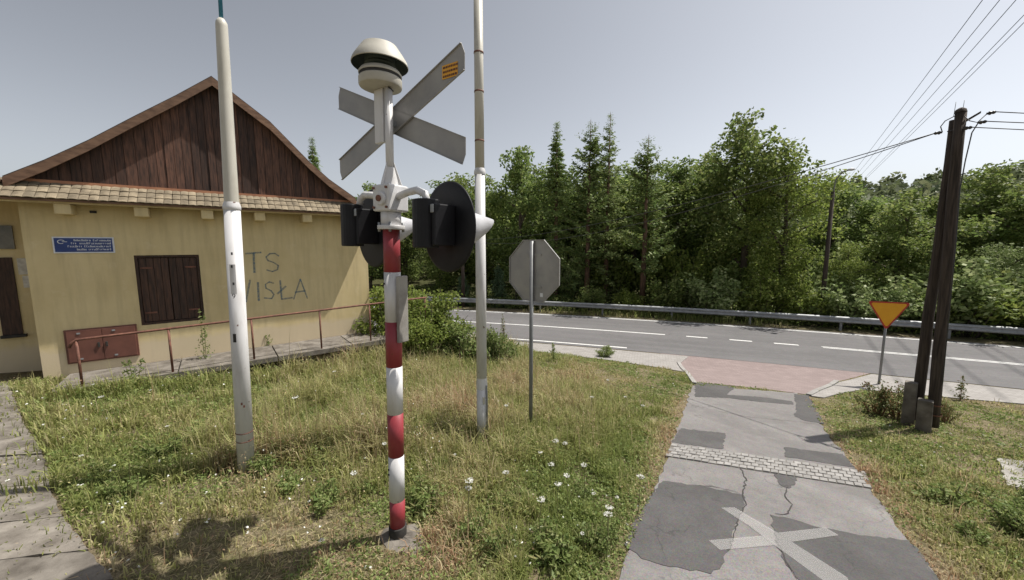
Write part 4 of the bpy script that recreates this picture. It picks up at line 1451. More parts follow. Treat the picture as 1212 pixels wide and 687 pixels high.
MB().tube([(0.25, -0.08, WT - 0.26), (0.19, -0.1, WT - 0.42), (0.15, -0.1, WT - 0.9), (0.125, -0.1, WT - 1.4), (0.15, -0.11, WT - 2.5), (0.18, -0.12, 1.0)], 0.009, 8).build('down_cable', 'cable', wood)
for dx_ in (-0.05, 0.05):
    MB().tube([(dx_, 0, WT - 0.05), (dx_ + 0.01, 0, WT + 0.2)], 0.004, 6).build('spike', 'steel_dull', wood)

# street lamp post on the far side
LPp = at_U(976, 24.6)
lz = lambda py: zat(976, py, LPp.x, LPp.y) - LPp.z
lamp = thing('street_lamp', 'thin dark street lamp post among the trees across the main road', 'street lamp', LPp)
MB().tube([(0, 0, -0.2), (0, 0, lz(228))], [0.12, 0.085], 12).build('post', 'wood_pole', lamp)
MB().tube([(0, 0, lz(240)), (0.0, -0.08, lz(215)), (0.12, -0.3, lz(206)), (0.3, -0.5, lz(205))], 0.03, 8).build('arm', 'steel_dull', lamp)
MB().lathe([(0.0, 0), (0.09, 0.01), (0.16, 0.05), (0.15, 0.09), (0.05, 0.13), (0.0, 0.13)], 16, Matrix.Translation((0.34, -0.55, lz(206)))).build('lamp_head', 'white_print', lamp)

# second pole by the trees that carries the cables on
P2 = at_U(548, 23.9)
p2 = thing('utility_pole', 'distant timber pole behind the black signal lamp', 'pole', P2)
MB().tube([(0, 0, -0.2), (0, 0, 4.9)], [0.13, 0.1], 12).build('post', 'wood_pole', p2)
MB().box(-0.35, 0.35, -0.14, -0.09, 4.5, 4.6).build('crossarm', 'wood_pole', p2)

def wloc(x, y, z):
    return WB + WROT @ Vector((x, y, z))
def cable(a, b, sag, r, label, group=None):
    a, b = Vector(a), Vector(b)
    pts = []
    n = 28
    for i in range(n + 1):
        t = i / n
        p = a.lerp(b, t)
        p.z -= sag * 4 * t * (1 - t)
        pts.append(p)
    tag(MB().tube(pts, r, 6).build('cable', 'cable'), label, 'cable', group)
cable(wloc(-0.28, 0, WT - 0.308), P2 + Vector((0.3, -0.12, 4.62)), 0.55, 0.009, 'upper of two cables from timber pole towards the trees')
cable(wloc(-0.28, 0.0, WT - 0.312), P2 + Vector((-0.3, -0.12, 4.62)), 0.95, 0.008, 'lower slacker cable from timber pole towards the trees')
dr = Vector((math.sin(R(88)), math.cos(R(88)), 0))
for i, (p, dz, lab) in enumerate((((0.44, -0.05, WT - 0.115), 0.25, 'topmost cable leaving the timber pole away from the signal'), ((0.35, -0.09, WT - 0.26), 0.45, 'middle cable leaving the timber pole away from the signal'), ((0.19, -0.08, WT - 0.32), 0.2, 'lowest cable leaving the timber pole away from the signal'))):
    a = wloc(*p)
    cable(a, a + dr * 28 + Vector((0, 0, dz)), 0.3, 0.008, lab)
# high-voltage lines towards the hill
hv = Vector((math.sin(R(37.0)), math.cos(R(37.0)), 0))
for i, (px, py) in enumerate(((1160, 0), (1180, 0), (1199, 0), (1212, 14), (1212, 23))):
    d = Vector(ray(px, py))
    h = 19.0
    p = Vector((0, 0, CAMZ)) + d * (h / d.z)
    cable(p - hv * 45, p + hv * 130, 0.4, 0.028, 'thin high overhead power line running towards the wooded hill', 'overhead power lines')

# ------------------------------------------------------------------ guard rail
gr_ = thing('guard_rail', 'long galvanised steel guard rail on posts along far edge of main road', 'guard rail', (0, 0, 0))
sec = [(0.0, 0.0), (0.045, 0.02), (0.08, 0.06), (0.08, 0.10), (0.045, 0.13), (0.02, 0.155), (0.045, 0.18), (0.08, 0.21), (0.08, 0.25), (0.045, 0.29), (0.0, 0.31)]
GU, GZ = 23.25, -1.75 + 0.42
vs, fs = [], []
vv = np.arange(-60, 70, 0.8)
for v in vv:
    for q in (0, 1):
        for o_, h in sec:
            x, y = road_xy(GU - o_ + 0.004 * q * 0 + (0.006 if q else 0), v)
            vs.append((x, y, GZ + h))
ns = len(sec)
for i in range(len(vv) - 1):
    for q in (0, 1):
        b = (i * 2 + q) * ns
        c = ((i + 1) * 2 + q) * ns
        for k in range(ns - 1):
            fs.append((b + k, c + k, c + k + 1, b + k + 1))
MB().add(vs, fs, True).build('rail_beam', 'steel', gr_)
for v in np.arange(-14.5, 26, 3.9):
    x, y = road_xy(GU + 0.08, v)
    t = Vector((NV[1], -NV[0], 0))
    m = MB()
    for s0, s1, u0, u1 in ((-0.05, 0.05, 0.0, 0.008), (-0.05, -0.042, 0.0085, 0.08), (0.042, 0.05, 0.0085, 0.08)):
        c = [Vector((x, y, 0)) + t * a + Vector((NV[0], NV[1], 0)) * b for a, b in ((s0, u0), (s1, u0), (s1, u1), (s0, u1))]
        m.hexa([(k.x, k.y, -2.1) for k in c] + [(k.x, k.y, GZ + 0.28) for k in c])
    m.build('post', 'steel_dull', gr_)

# ------------------------------------------------------------------ vegetation builders
def rand_dirs(n, r=rng):
    d = r.normal(size=(n, 3))
    return d / np.linalg.norm(d, axis=1, keepdims=True)

def leaf_quads(C, length, width, r=rng, axis_=None, flat=0.0):
    n = len(C)
    t = rand_dirs(n, r) if axis_ is None else axis_ / np.linalg.norm(axis_, axis=1, keepdims=True)
    if flat:
        t = t * np.array([1, 1, 1 - flat])
        t /= np.linalg.norm(t, axis=1, keepdims=True)
    b = np.cross(t, rand_dirs(n, r))
    b /= np.linalg.norm(b, axis=1, keepdims=True) + 1e-9
    L = (length * r.uniform(0.65, 1.3, n))[:, None] / 2
    W = (width * r.uniform(0.7, 1.25, n))[:, None] / 2
    V = np.stack([C - t * L, C + b * W + t * L * 0.15, C + t * L, C - b * W + t * L * 0.15], 1).reshape(-1, 3)
    F = np.arange(4 * n).reshape(n, 4)
    return V, F

def decid(r, h, cr, base, nclump, per, leaf, seed, lw=0.6, limbs=11, upright=0.5):
    """broadleaf tree: trunk and limbs mesh, crown of leaves gathered in clumps along the limbs"""
    rr = random.Random(seed)
    tr = MB()
    tp = [(0, 0, -0.3)]
    x = y = 0
    for i in range(1, 8):
        x += rr.uniform(-0.02, 0.02) * h
        y += rr.uniform(-0.02, 0.02) * h
        tp.append((x, y, h * 0.85 * i / 7))
    r0 = h * 0.016 + 0.03
    tr.tube(tp, [r0 * (1.25 - 1.1 * i / 7) for i in range(8)], 8)
    cl = []
    for k in range(limbs):
        f = base + (0.82 - base) * (k + rr.random() * 0.6) / limbs
        seg = f / 0.85 * 7
        i = min(int(seg), 6)
        p = Vector(tp[i]).lerp(Vector(tp[i + 1]), seg - i)
        az = k * 2.4 + rr.uniform(-0.4, 0.4)
        prof_ = math.sin(math.pi * min(1, max(0.12, (f - base * 0.5) / (1.05 - base * 0.5)))) ** 0.6
        L = cr * prof_ * rr.uniform(0.75, 1.1)
        el = R(rr.uniform(15, 50)) * (0.6 + upright)
        d = Vector((math.cos(az) * math.cos(el), math.sin(az) * math.cos(el), math.sin(el)))
        e = p + d * L
        m = p.lerp(e, 0.5) + Vector((rr.uniform(-.1, .1), rr.uniform(-.1, .1), 0.08 * L))
        tr.tube([p, m, e], [r0 * 0.42, r0 * 0.25, r0 * 0.08], 5, cap=False)
        for q in range(nclump):
            t = rr.uniform(0.35, 1.08)
            c = (p.lerp(m, t * 2) if t < 0.5 else m.lerp(e, t * 2 - 1)) + Vector((rr.gauss(0, 0.16), rr.gauss(0, 0.16), rr.gauss(0, 0.13))) * cr
            cl.append((c, cr * rr.uniform(0.17, 0.33)))
    for q in range(int(nclump * 1.6)):
        f = rr.uniform(0.7, 1.0)
        cl.append((Vector((x + rr.gauss(0, 0.28) * cr * (1.15 - f), y + rr.gauss(0, 0.28) * cr * (1.15 - f), h * f)), cr * rr.uniform(0.14, 0.26)))
    C = []
    for c, rad in cl:
        n = int(per * (rad / (cr * 0.25)) ** 2)
        d = rand_dirs(n, r)
        rd = rad * r.uniform(0.25, 1.0, n)[:, None] ** 0.6
        C.append(np.array(c) + d * rd * np.array([1.1, 1.1, 0.75]))
    C = np.concatenate(C)
    C[:, 2] *= h / max(C[:, 2].max(), 1e-3)
    C = C[C[:, 2] > 0.05]
    V, F = leaf_quads(C, leaf, leaf * lw, r, flat=0.25)
    return tr, V, F

def conifer(r, h, cr, bare, seed, step=0.33, nb=7, spray=13, nl=0.3, droop=0.25, sparse=0.0, power=0.85):
    rr = random.Random(seed)
    tr = MB()
    r0 = h * 0.011 + 0.03
    tr.tube([(0, 0, -0.3), (0.02, 0.01, h * 0.5), (0, 0, h)], [r0 * 1.2, r0 * 0.7, 0.01], 8)
    C, A = [], []
    z = h * bare
    while z < h - 0.05:
        f = (z - h * bare) / (h * (1 - bare))
        L0 = cr * (1 - f) ** power * (0.6 + 0.4 * min(1, f * 5)) + 0.05
        for k in range(nb):
            if rr.random() < sparse:
                continue
            az = rr.uniform(0, 2 * math.pi)
            L = L0 * rr.uniform(0.55, 1.15)
            up = rr.uniform(-0.05, 0.25) + 0.35 * f
            d = np.array([math.cos(az), math.sin(az), 0])
            s = np.array([-math.sin(az), math.cos(az), 0])
            ns_ = max(4, int(spray * L / max(cr, 0.5)) + 3)
            t = rr.random() * 0.1 + np.linspace(0.12, 1.0, ns_)
            zz = z + L * (up * t - droop * t * t) + (0.12 * L * t ** 3)
            base_ = d[None] * (t * L)[:, None]
            base_[:, 2] = zz
            base_ = base_ + np.array([0, 0, 0])
            if L > 0.5:
                tr.tube([(0, 0, z), tuple(base_[len(t) // 2]), tuple(base_[-1])], [0.025, 0.014, 0.005], 4, cap=False)
            for side in (-1, 0, 1):
                off = base_ + s[None] * (side * (0.09 + 0.16 * L * (1 - t) * 0.8))[:, None] + r.normal(0, 0.05, base_.shape)
                ax = d[None] * 0.8 + s[None] * side * 0.8 + r.normal(0, 0.3, base_.shape) + np.array([0, 0, -0.15])
                C.append(off)
                A.append(ax)
        z += step * rr.uniform(0.7, 1.3) * (1.1 - 0.45 * f)
    C = np.concatenate(C)
    A = np.concatenate(A)
    C2 = np.concatenate([C, C + r.normal(0, 0.07, C.shape)])
    A2 = np.concatenate([A, A + r.normal(0, 0.5, A.shape)])
    thin = np.clip((h - C2[:, 2]) / (0.12 * h), 0.35, 1.0)
    V, F = leaf_quads(C2, nl * thin, nl * 0.3 * thin, r, A2)
    V2 = np.array([[-0.03, 0, h - 0.2], [0.03, 0, h - 0.2], [0, 0, h + 0.15], [0, 0.01, h - 0.1]])
    return tr, np.concatenate([V, V2]), np.concatenate([F, [[len(V), len(V) + 1, len(V) + 2, len(V) + 3]]])

def shrub(r, h, cr, nst, per, leaf, seed, lw=0.6):
    rr = random.Random(seed)
    tr = MB()
    C = []
    for k in range(nst):
        az = rr.uniform(0, 6.283)
        d = rr.uniform(0.2, 0.95) * cr
        hh = h * rr.uniform(0.55, 1.0) * (1 - 0.35 * (d / cr) ** 2)
        e = Vector((math.cos(az) * d, math.sin(az) * d, hh))
        b = Vector((math.cos(az) * d * 0.2, math.sin(az) * d * 0.2, -0.1))
        m = b.lerp(e, 0.55) + Vector((0, 0, 0.08 * h))
        tr.tube([b, m, e], [0.018, 0.012, 0.004], 5, cap=False)
        for q in range(4):
            t = rr.uniform(0.3, 1.0)
            c = np.array(b.lerp(m, t * 2) if t < 0.5 else m.lerp(e, t * 2 - 1))
            n = per // 4
            rad = cr * rr.uniform(0.16, 0.34)
            C.append(c + rand_dirs(n, r) * (rad * r.uniform(0.2, 1, n)[:, None] ** 0.6) * np.array([1, 1, 0.85]))
    C = np.concatenate(C)
    C = C[C[:, 2] > 0.02]
    V, F = leaf_quads(C, leaf, leaf * lw, r, flat=0.2)
    return tr, V, F

KINDS = {}
def kind(key, builder, leafmat, bark='bark'):
    tr, V, F = builder
    H_ = float(V[:, 2].max())
    KINDS[key] = (tr.mesh('trunk', bark), mesh_np('crown', V, F, M[leafmat]), H_)
r = rng
kind('oak', decid(r, 12, 3.1, 0.14, 12, 66, 0.25, 1, limbs=13), 'leaf_mid')
kind('oak_dark', decid(r, 12, 2.8, 0.12, 11, 64, 0.25, 2, limbs=13), 'leaf_dark')
kind('locust', decid(r, 11, 2.7, 0.14, 12, 74, 0.2, 3, lw=0.45, limbs=13), 'leaf_light')
kind('alder', decid(r, 10, 2.5, 0.06, 11, 64, 0.22, 4, limbs=13), 'leaf_mid')
kind('willow', decid(r, 8, 2.6, 0.05, 11, 64, 0.2, 6, lw=0.4, limbs=12), 'leaf_pale')
kind('spruce', conifer(r, 12, 2.1, 0.03, 11, step=0.4, nb=6, droop=0.5, power=1.0, nl=0.27), 'needle', 'bark_pine')
kind('larch', conifer(r, 13, 1.9, 0.1, 12, step=0.42, nb=6, droop=0.1, sparse=0.15, nl=0.22, power=0.9), 'needle_larch', 'bark_pine')
kind('pine', conifer(r, 12, 1.9, 0.26, 13, step=0.5, nb=6, spray=10, nl=0.3, droop=-0.15, sparse=0.2, power=0.65), 'needle', 'bark_pine')
kind('young_spruce', conifer(r, 3, 0.95, 0.0, 14, step=0.17, nb=7, spray=10, nl=0.18, droop=0.1), 'needle_blue', 'bark_pine')
kind('shrub_pale', shrub(r, 2.6, 1.6, 26, 120, 0.17, 21), 'leaf_pale')
kind('shrub_mid', shrub(r, 2.4, 1.5, 26, 120, 0.17, 22), 'leaf_mid')
kind('shrub_light', shrub(r, 2.4, 1.5, 24, 120, 0.16, 23, lw=0.5), 'leaf_light')
kind('bush_near', shrub(r, 1.5, 0.85, 34, 150, 0.075, 24), 'leaf_light')
kind('bush_low', shrub(r, 1.0, 0.75, 26, 130, 0.065, 25), 'weed')
kind('weed_clump', shrub(r, 0.3, 0.26, 16, 36, 0.05, 28, lw=0.45), 'weed', 'stalk')
kind('bramble', shrub(r, 0.8, 0.55, 18, 90, 0.055, 26), 'bramble', 'dry_stalk')

def plant(key, name, label, cat, pos, height, group=None, rotz=None, wide=1.0):
    tm_, cm, H_ = KINDS[key]
    s = height / H_
    t = thing(name, label, cat, pos, random.uniform(0, 6.28) if rotz is None else rotz, group)
    t.scale = (s * wide, s * wide, s)
    link(tm_, 'trunk' if 'tree' in name or name in ('spruce', 'pine', 'larch') else 'stems', t)
    link(cm, 'crown' if 'tree' in name or name in ('spruce', 'pine', 'larch') else 'foliage', t)
    return t
def tree_px(key, name, label, cat, px, top, U, group=None, wide=1.0):
    p = at_U(px, U)
    return plant(key, name, label, cat, p, zat(px, top, p.x, p.y) - p.z, group, wide=wide)

TG = 'trees beyond the guard rail'
tree_px('spruce', 'spruce_tree', 'slim dark spruce with drooping branches next to the stop sign', 'tree', 657, 143, 26.5, TG)
tree_px('pine', 'pine_tree', 'tall thin pine between the drooping spruce and feathery larch', 'tree', 695, 139, 27.0, TG)
tree_px('larch', 'larch_tree', 'feathery tall larch next to the thin pine', 'tree', 717, 131, 27.8, TG)
tree_px('pine', 'pine_tree', 'stocky dense pine standing apart from the larch with reddish trunk', 'tree', 761, 158, 26.0, TG, 1.15)
tree_px('oak_dark', 'broadleaf_tree', 'dark broadleaf tree behind the slender mast', 'tree', 612, 172, 27.5, TG)
tree_px('oak', 'broadleaf_tree', 'tallest broad dark green tree with a rounded open top', 'tree', 878, 128, 28.0, TG, 0.95)
tree_px('locust', 'broadleaf_tree', 'light yellowish green feathery tree in front of the tallest tree', 'tree', 925, 166, 26.2, TG, 0.95)
tree_px('alder', 'broadleaf_tree', 'bushy green tree between street lamp and timber pole', 'tree', 1058, 224, 28.5, TG, 1.1)
tree_px('oak', 'broadleaf_tree', 'big round broadleaf tree behind the timber pole', 'tree', 1175, 190, 33.0, TG, 1.2)
tree_px('oak_dark', 'broadleaf_tree', 'dark tree filling the gap behind the stocky pine', 'tree', 808, 184, 31.0, TG)
tree_px('oak_dark', 'broadleaf_tree', 'dark tree behind the drooping spruce', 'tree', 672, 196, 31.0, TG, 1.2)
tree_px('alder', 'broadleaf_tree', 'dense green tree behind the thin pine and larch', 'tree', 742, 205, 30.5, TG, 1.2)
tree_px('oak', 'broadleaf_tree', 'round tree seen between the signal lamp and the mast', 'tree', 575, 205, 31.0, TG, 1.1)
tree_px('alder', 'broadleaf_tree', 'low green tree right behind the black signal lamp', 'tree', 520, 232, 29.0, TG, 1.2)
tree_px('oak_dark', 'broadleaf_tree', 'dark tree between the light feathery tree and street lamp', 'tree', 985, 205, 34.0, TG, 1.2)
tree_px('oak_dark', 'broadleaf_tree', 'dark tree behind the bushy green tree by the lamp', 'tree', 1030, 232, 33.5, TG, 1.3)
tree_px('willow', 'willow_tree', 'pale silvery tree at the foot of the wooded hill past the pole', 'tree', 1195, 285, 26.5, TG)
tree_px('alder', 'broadleaf_tree', 'green tree just behind the timber pole', 'tree', 1110, 228, 33.0, TG, 1.2)
tree_px('spruce', 'spruce_tree', 'spruce top peeking above the house roof', 'tree', 379, 163, 30.5, TG)
tree_px('oak_dark', 'broadleaf_tree', 'distant tree showing past the end of the skirt roof', 'tree', 440, 214, 31, TG, 1.2)
tree_px('oak', 'broadleaf_tree', 'green tree beyond the end wall of the house', 'tree', 480, 222, 34, TG, 1.2)
tree_px('oak_dark', 'broadleaf_tree', 'broad dark tree at the right behind the pale silvery tree', 'tree', 1235, 205, 31.0, TG, 1.2)
tree_px('locust', 'broadleaf_tree', 'young light green tree beside the street lamp', 'tree', 1000, 285, 26.0, TG, 1.0)
plant('oak', 'broadleaf_tree', 'distant tree beyond the entrance wing of the house', 'tree', (-26, 18, -0.4), 6.3, TG)

for px, top, U, key, lab, wd in (
        (640, 192, 34.0, 'oak', 'rounded tree filling the gap behind the stop sign and drooping spruce', 1.3),
        (690, 196, 34.5, 'alder', 'broad tree filling the gap behind the thin pine', 1.35),
        (738, 190, 35.0, 'oak_dark', 'broad dark tree behind the larch and stocky pine', 1.3),
        (790, 186, 35.0, 'oak', 'broad tree standing between the stocky pine and the tallest tree', 1.3),
        (840, 178, 33.0, 'oak_dark', 'dark tree half hidden beside the tallest tree', 1.2),
        (550, 208, 33.5, 'oak_dark', 'dark rounded tree behind the slender mast and signal lamp', 1.3)):
    tree_px(key, 'broadleaf_tree', lab, 'tree', px, top, U, TG, wd)

SG = 'shrubs behind the guard rail'
for px, top, U, key, lab, wd in (
        (590, 312, 24.8, 'young_spruce', 'young bluish spruce behind the mast and guard rail', 0.8),
        (548, 322, 24.8, 'young_spruce', 'second young bluish spruce below the black signal lamp', 0.9),
        (635, 330, 25.0, 'shrub_mid', 'green shrub behind the stop sign post', 1.0),
        (700, 338, 24.9, 'shrub_mid', 'green shrub at the foot of the thin pine', 1.0),
        (790, 322, 25.2, 'shrub_mid', 'green shrub beside the stocky pine', 1.0),
        (838, 314, 25.0, 'shrub_pale', 'pale grey-green shrub below the tallest tree', 1.15),
        (905, 322, 25.2, 'shrub_light', 'light green shrub below the feathery light tree', 1.0),
        (960, 330, 25.0, 'shrub_light', 'light green shrub at the foot of the street lamp', 1.0),
        (1005, 318, 24.9, 'shrub_pale', 'pale shrub between street lamp and give way sign', 1.0),
        (1045, 322, 25.0, 'shrub_pale', 'pale loose shrub behind the give way sign', 1.1),
        (1085, 330, 25.6, 'shrub_mid', 'green shrub behind the foot of the timber pole', 1.0),
        (1128, 300, 25.4, 'shrub_pale', 'tall pale shrub right next to the timber pole', 1.1),
        (1155, 322, 24.9, 'shrub_light', 'bright green rounded shrub past the timber pole', 1.15),
        (1215, 318, 25.0, 'shrub_mid', 'dark green shrub where the guard rail leaves the picture', 1.2),
        (745, 340, 25.2, 'shrub_light', 'low light shrub between the larch and stocky pine', 1.0),
        (672, 268, 28.6, 'shrub_pale', 'tall pale shrub imitating sunlit leaves between the drooping spruce and thin pine', 0.6),  # from here on: shrubs added so light leaf colour imitates sunlit clumps between trunks
        (722, 285, 28.8, 'shrub_light', 'tall bright shrub imitating sunlit leaves between the thin pine and stocky pine trunks', 0.65),
        (783, 275, 28.6, 'shrub_light', 'tall bright shrub imitating sunlit leaves just past the stocky pine trunk', 0.6),
        (640, 262, 28.8, 'shrub_pale', 'tall pale shrub imitating sunlit leaves behind the top of the stop sign', 0.6),
        (815, 290, 27.5, 'shrub_light', 'tall bright shrub imitating sunlit leaves behind the pale grey-green shrub', 0.7),
        (985, 280, 28.5, 'shrub_pale', 'tall pale shrub imitating sunlit leaves just behind the street lamp post', 0.6)):
    p = at_U(px, U)
    t = plant(key, 'young_spruce' if key == 'young_spruce' else 'shrub', lab, 'tree' if key == 'young_spruce' else 'shrub', p, zat(px, top, p.x, p.y) - p.z, SG, wide=wd)

# wooded hillside: reads as one mass
def forest():
    r = np.random.default_rng(5)
    C, T, S = [], [], []
    n = 0
    tries = 0
    while n < 800 and tries < 9000:
        tries += 1
        v = r.uniform(-75, 130)
        U = 40 + 92 * r.random() ** 1.25
        x, y = road_xy(U, v)
        if y < 3 or abs(x / y) > 1.65:
            continue
        z = float(gz(x, y))
        h = r.uniform(7, 12)
        cr = r.uniform(2.0, 3.6)
        dist = math.hypot(x, y)
        leaf = 0.16 + 0.0042 * dist
        k = int(620 * (0.4 / leaf) ** 1.2)
        d = rand_dirs(k, r)
        tint = np.clip(r.normal(0.5, 0.27), 0, 1)
        con = False
        if con:
            f = r.random(k) ** 0.8
            an = r.uniform(0, 6.283, k)
            rr_ = cr * 0.55 * (1 - f) * r.uniform(0.5, 1, k)
            P = np.stack([rr_ * np.cos(an), rr_ * np.sin(an), f * (h + 2)], 1)
            tint *= 0.5
        else:
            nl = 9
            lob = rand_dirs(nl, r) * cr * 0.62 * np.array([1, 1, 0.8])
            P = lob[r.integers(0, nl, k)] + d * cr * 0.5 * (r.random(k)[:, None] ** 0.35)
            P[:, 2] = P[:, 2] * (h * 0.5 / cr * 0.9) + h * 0.55
        P = P + np.array([x, y, z])
        C.append(P)
        T.append(np.full(k * 4, tint))
        S.append(np.full(k, leaf))
        n += 1
    C = np.concatenate(C)
    V, F = leaf_quads(C, np.concatenate(S) * 1.5, np.concatenate(S) * 1.05, r)
    return mesh_np('wooded_hillside', V, F, M['forest'], np.concatenate(T))
stuff(link(forest(), 'wooded_hillside'), 'distant mixed woodland covering the hillside', 'forest')

def undergrowth():
    r = np.random.default_rng(15)
    n = 2600
    v = r.uniform(-16, 26, n)
    U = 24.2 + 11 * r.random(n) ** 1.2
    w_ = np.minimum(np.abs(v - 2), 45)
    u = U - 0.004 * w_ * w_
    x, y = u * NV[0] + v * NV[1], u * NV[1] - v * NV[0]
    h = r.uniform(0.5, 1.6, n) * (0.6 + 0.5 * np.clip((U - 24.5) / 4, 0, 1))
    k = 16
    C = np.repeat(np.stack([x, y, gz(x, y)], 1), k, 0) + np.stack([r.normal(0, 0.28, n * k), r.normal(0, 0.28, n * k), np.repeat(h, k) * r.random(n * k) ** 0.7], 1)
    return leaf_quads(C, 0.17, 0.10, r, flat=0.3)
V, F = undergrowth()
stuff(link(mesh_np('undergrowth', V, F, M['leaf_mid']), 'undergrowth'), 'leafy undergrowth below the trees behind the guard rail', 'undergrowth')

# ------------------------------------------------------------------ meadow
def vnoise(x, y, s, seed):
    r = np.random.default_rng(seed)
    g = r.random((64, 64))
    xs_, ys_ = (x * s) % 63, (y * s) % 63
    i, j = xs_.astype(int), ys_.astype(int)
    fx, fy = xs_ - i, ys_ - j
    fx, fy = fx * fx * (3 - 2 * fx), fy * fy * (3 - 2 * fy)
    return (g[i, j] * (1 - fx) + g[i + 1, j] * fx) * (1 - fy) + (g[i, j + 1] * (1 - fx) + g[i + 1, j + 1] * fx) * fy

lane_np = [(p.x, p.y) for p in lane_poly]
path_np = [(p.x + 0.02, p.y) for p in pr] + [(p.x + dl.x * 1.9, p.y + dl.y * 1.9) for p in reversed(pr)]
apron_np = [(p.x, p.y) for p in apron]
wl_np = [(p.x, p.y) for p in walkL]
wr_np = [(p.x, p.y) for p in walkR]
def house_ab(x, y):
    dx, dy = x - HC.x, y - HC.y
    return dx * HA.x + dy * HA.y, dx * HN.x + dy * HN.y
def seg_dist(x, y, pts):
    best = np.full(x.shape, 1e9)
    for i in range(len(pts) - 1):
        ax, ay = pts[i][0], pts[i][1]
        bx_, by_ = pts[i + 1][0], pts[i + 1][1]
        L2 = (bx_ - ax) ** 2 + (by_ - ay) ** 2
        t = np.clip(((x - ax) * (bx_ - ax) + (y - ay) * (by_ - ay)) / L2, 0, 1)
        best = np.minimum(best, np.hypot(x - ax - t * (bx_ - ax), y - ay - t * (by_ - ay)))
    return best
def allowed(x, y):
    a, b = house_ab(x, y)
    U, v = uv(x, y)
    ok = ~in_poly(x, y, lane_np) & ~in_poly(x, y, apron_np) & ~in_poly(x, y, wl_np) & ~in_poly(x, y, wr_np)
    ok &= ~((a > 0.3) & (b > -1.25) & (b < 6) & (a < 8.2)) & ~((b > 0.0) & (a < 0.4) & (b < 6))
    ok &= (U < 15.4) | ((U > 22.95) & (U < 26))
    pin = in_poly(x, y, path_np)
    ok &= ~(pin & (rng.random(x.shape) > 0.12))
    ok &= np.hypot(x - SB.x, y - SB.y) > 0.2
    return ok
slab_c = gp(1197, 562)
def fields(x, y):
    """height, dryness, density of the sward"""
    U, v = uv(x, y)
    dL = seg_dist(x, y, laneL)
    dR = seg_dist(x, y, laneR)
    right = dR < dL
    n1 = vnoise(x + 50, y + 50, 0.55, 1)
    n2 = vnoise(x + 50, y + 50, 1.6, 2)
    n3 = vnoise(x + 50, y + 50, 3.7, 9)
    dry = 0.02 + 0.5 * n1 + 0.5 * (n2 - 0.5) + 0.35 * (n3 - 0.5)
    hgt = 0.06 + 0.13 * n2 * n3 * 2
    ha_, hb_ = house_ab(x, y)
    hgt = hgt + 0.2 * np.exp(-((hb_ + 1.75) / 0.4) ** 2) * (ha_ > 0.2) * (ha_ < 7.5) * (0.4 + n3)
    mead = (x > -4.2) & (x < 2.3) & (y > 3.7)
    tall = np.where(mead, sstep((y - 3.6) / 1.5) * sstep((dL - 0.5) / 0.8), 0)
    hgt = hgt + 0.2 * tall * (0.6 + 0.8 * n1)
    dry = dry + 0.10 * tall
    # mown strip near the pavement
    mown = sstep((U - 7.6) / 2.0) * (x > 0.6)
    hgt = hgt * (1 - 0.62 * mown)
    # dry margins along the tarmac, green belt inside them
    edge = np.minimum(dL, dR)
    dry = dry + 0.55 * np.exp(-(edge / 0.22) ** 2) - 0.33 * np.exp(-((dL - 0.62) / 0.28) ** 2) * ~right
    hgt = hgt * (1 - 0.55 * np.exp(-(edge / 0.3) ** 2))
    hgt = np.where(right, hgt * 0.8, hgt)
    dry = np.where(right, dry - 0.02, dry)
    # trodden, sparse ground round the signal
    bare = np.exp(-((((x + 1.9) / 1.75) ** 2 + ((y - 2.9) / 0.85) ** 2) ** 2)) * (0.55 + 0.75 * n3)
    bare = np.clip(bare, 0, 1)
    bare = np.maximum(bare, 0.75 * np.exp(-(((x + 3.1) / 0.55) ** 2 + ((y - 4.1) / 0.4) ** 2)))
    dens = (1 - 0.9 * bare) * np.clip(0.1 + 1.6 * n3, 0, 1)
    hgt = hgt * (1 - 0.6 * bare)
    dry = dry + 0.42 * bare
    bright = np.exp(-(((x + 4.2) / 0.9) ** 2 + ((y - 3.9) / 0.7) ** 2)) + np.exp(-(((x + 6) / 1.6) ** 2 + ((y - 6.3) / 0.9) ** 2))
    dry = dry - 0.3 * bright
    dens = np.where(np.hypot(x - slab_c.x + 0.25, y - slab_c.y) < 0.75, dens * 0.4, dens)
    return hgt, dry, np.where(edge < 0.16, dens * 0.5, dens)

def scatter(n, rmin, rmax, azr, r):
    az = r.uniform(-azr, azr, n)
    rad = np.exp(r.uniform(math.log(rmin), math.log(rmax), n))
    return rad * np.sin(az), rad * np.cos(az), rad

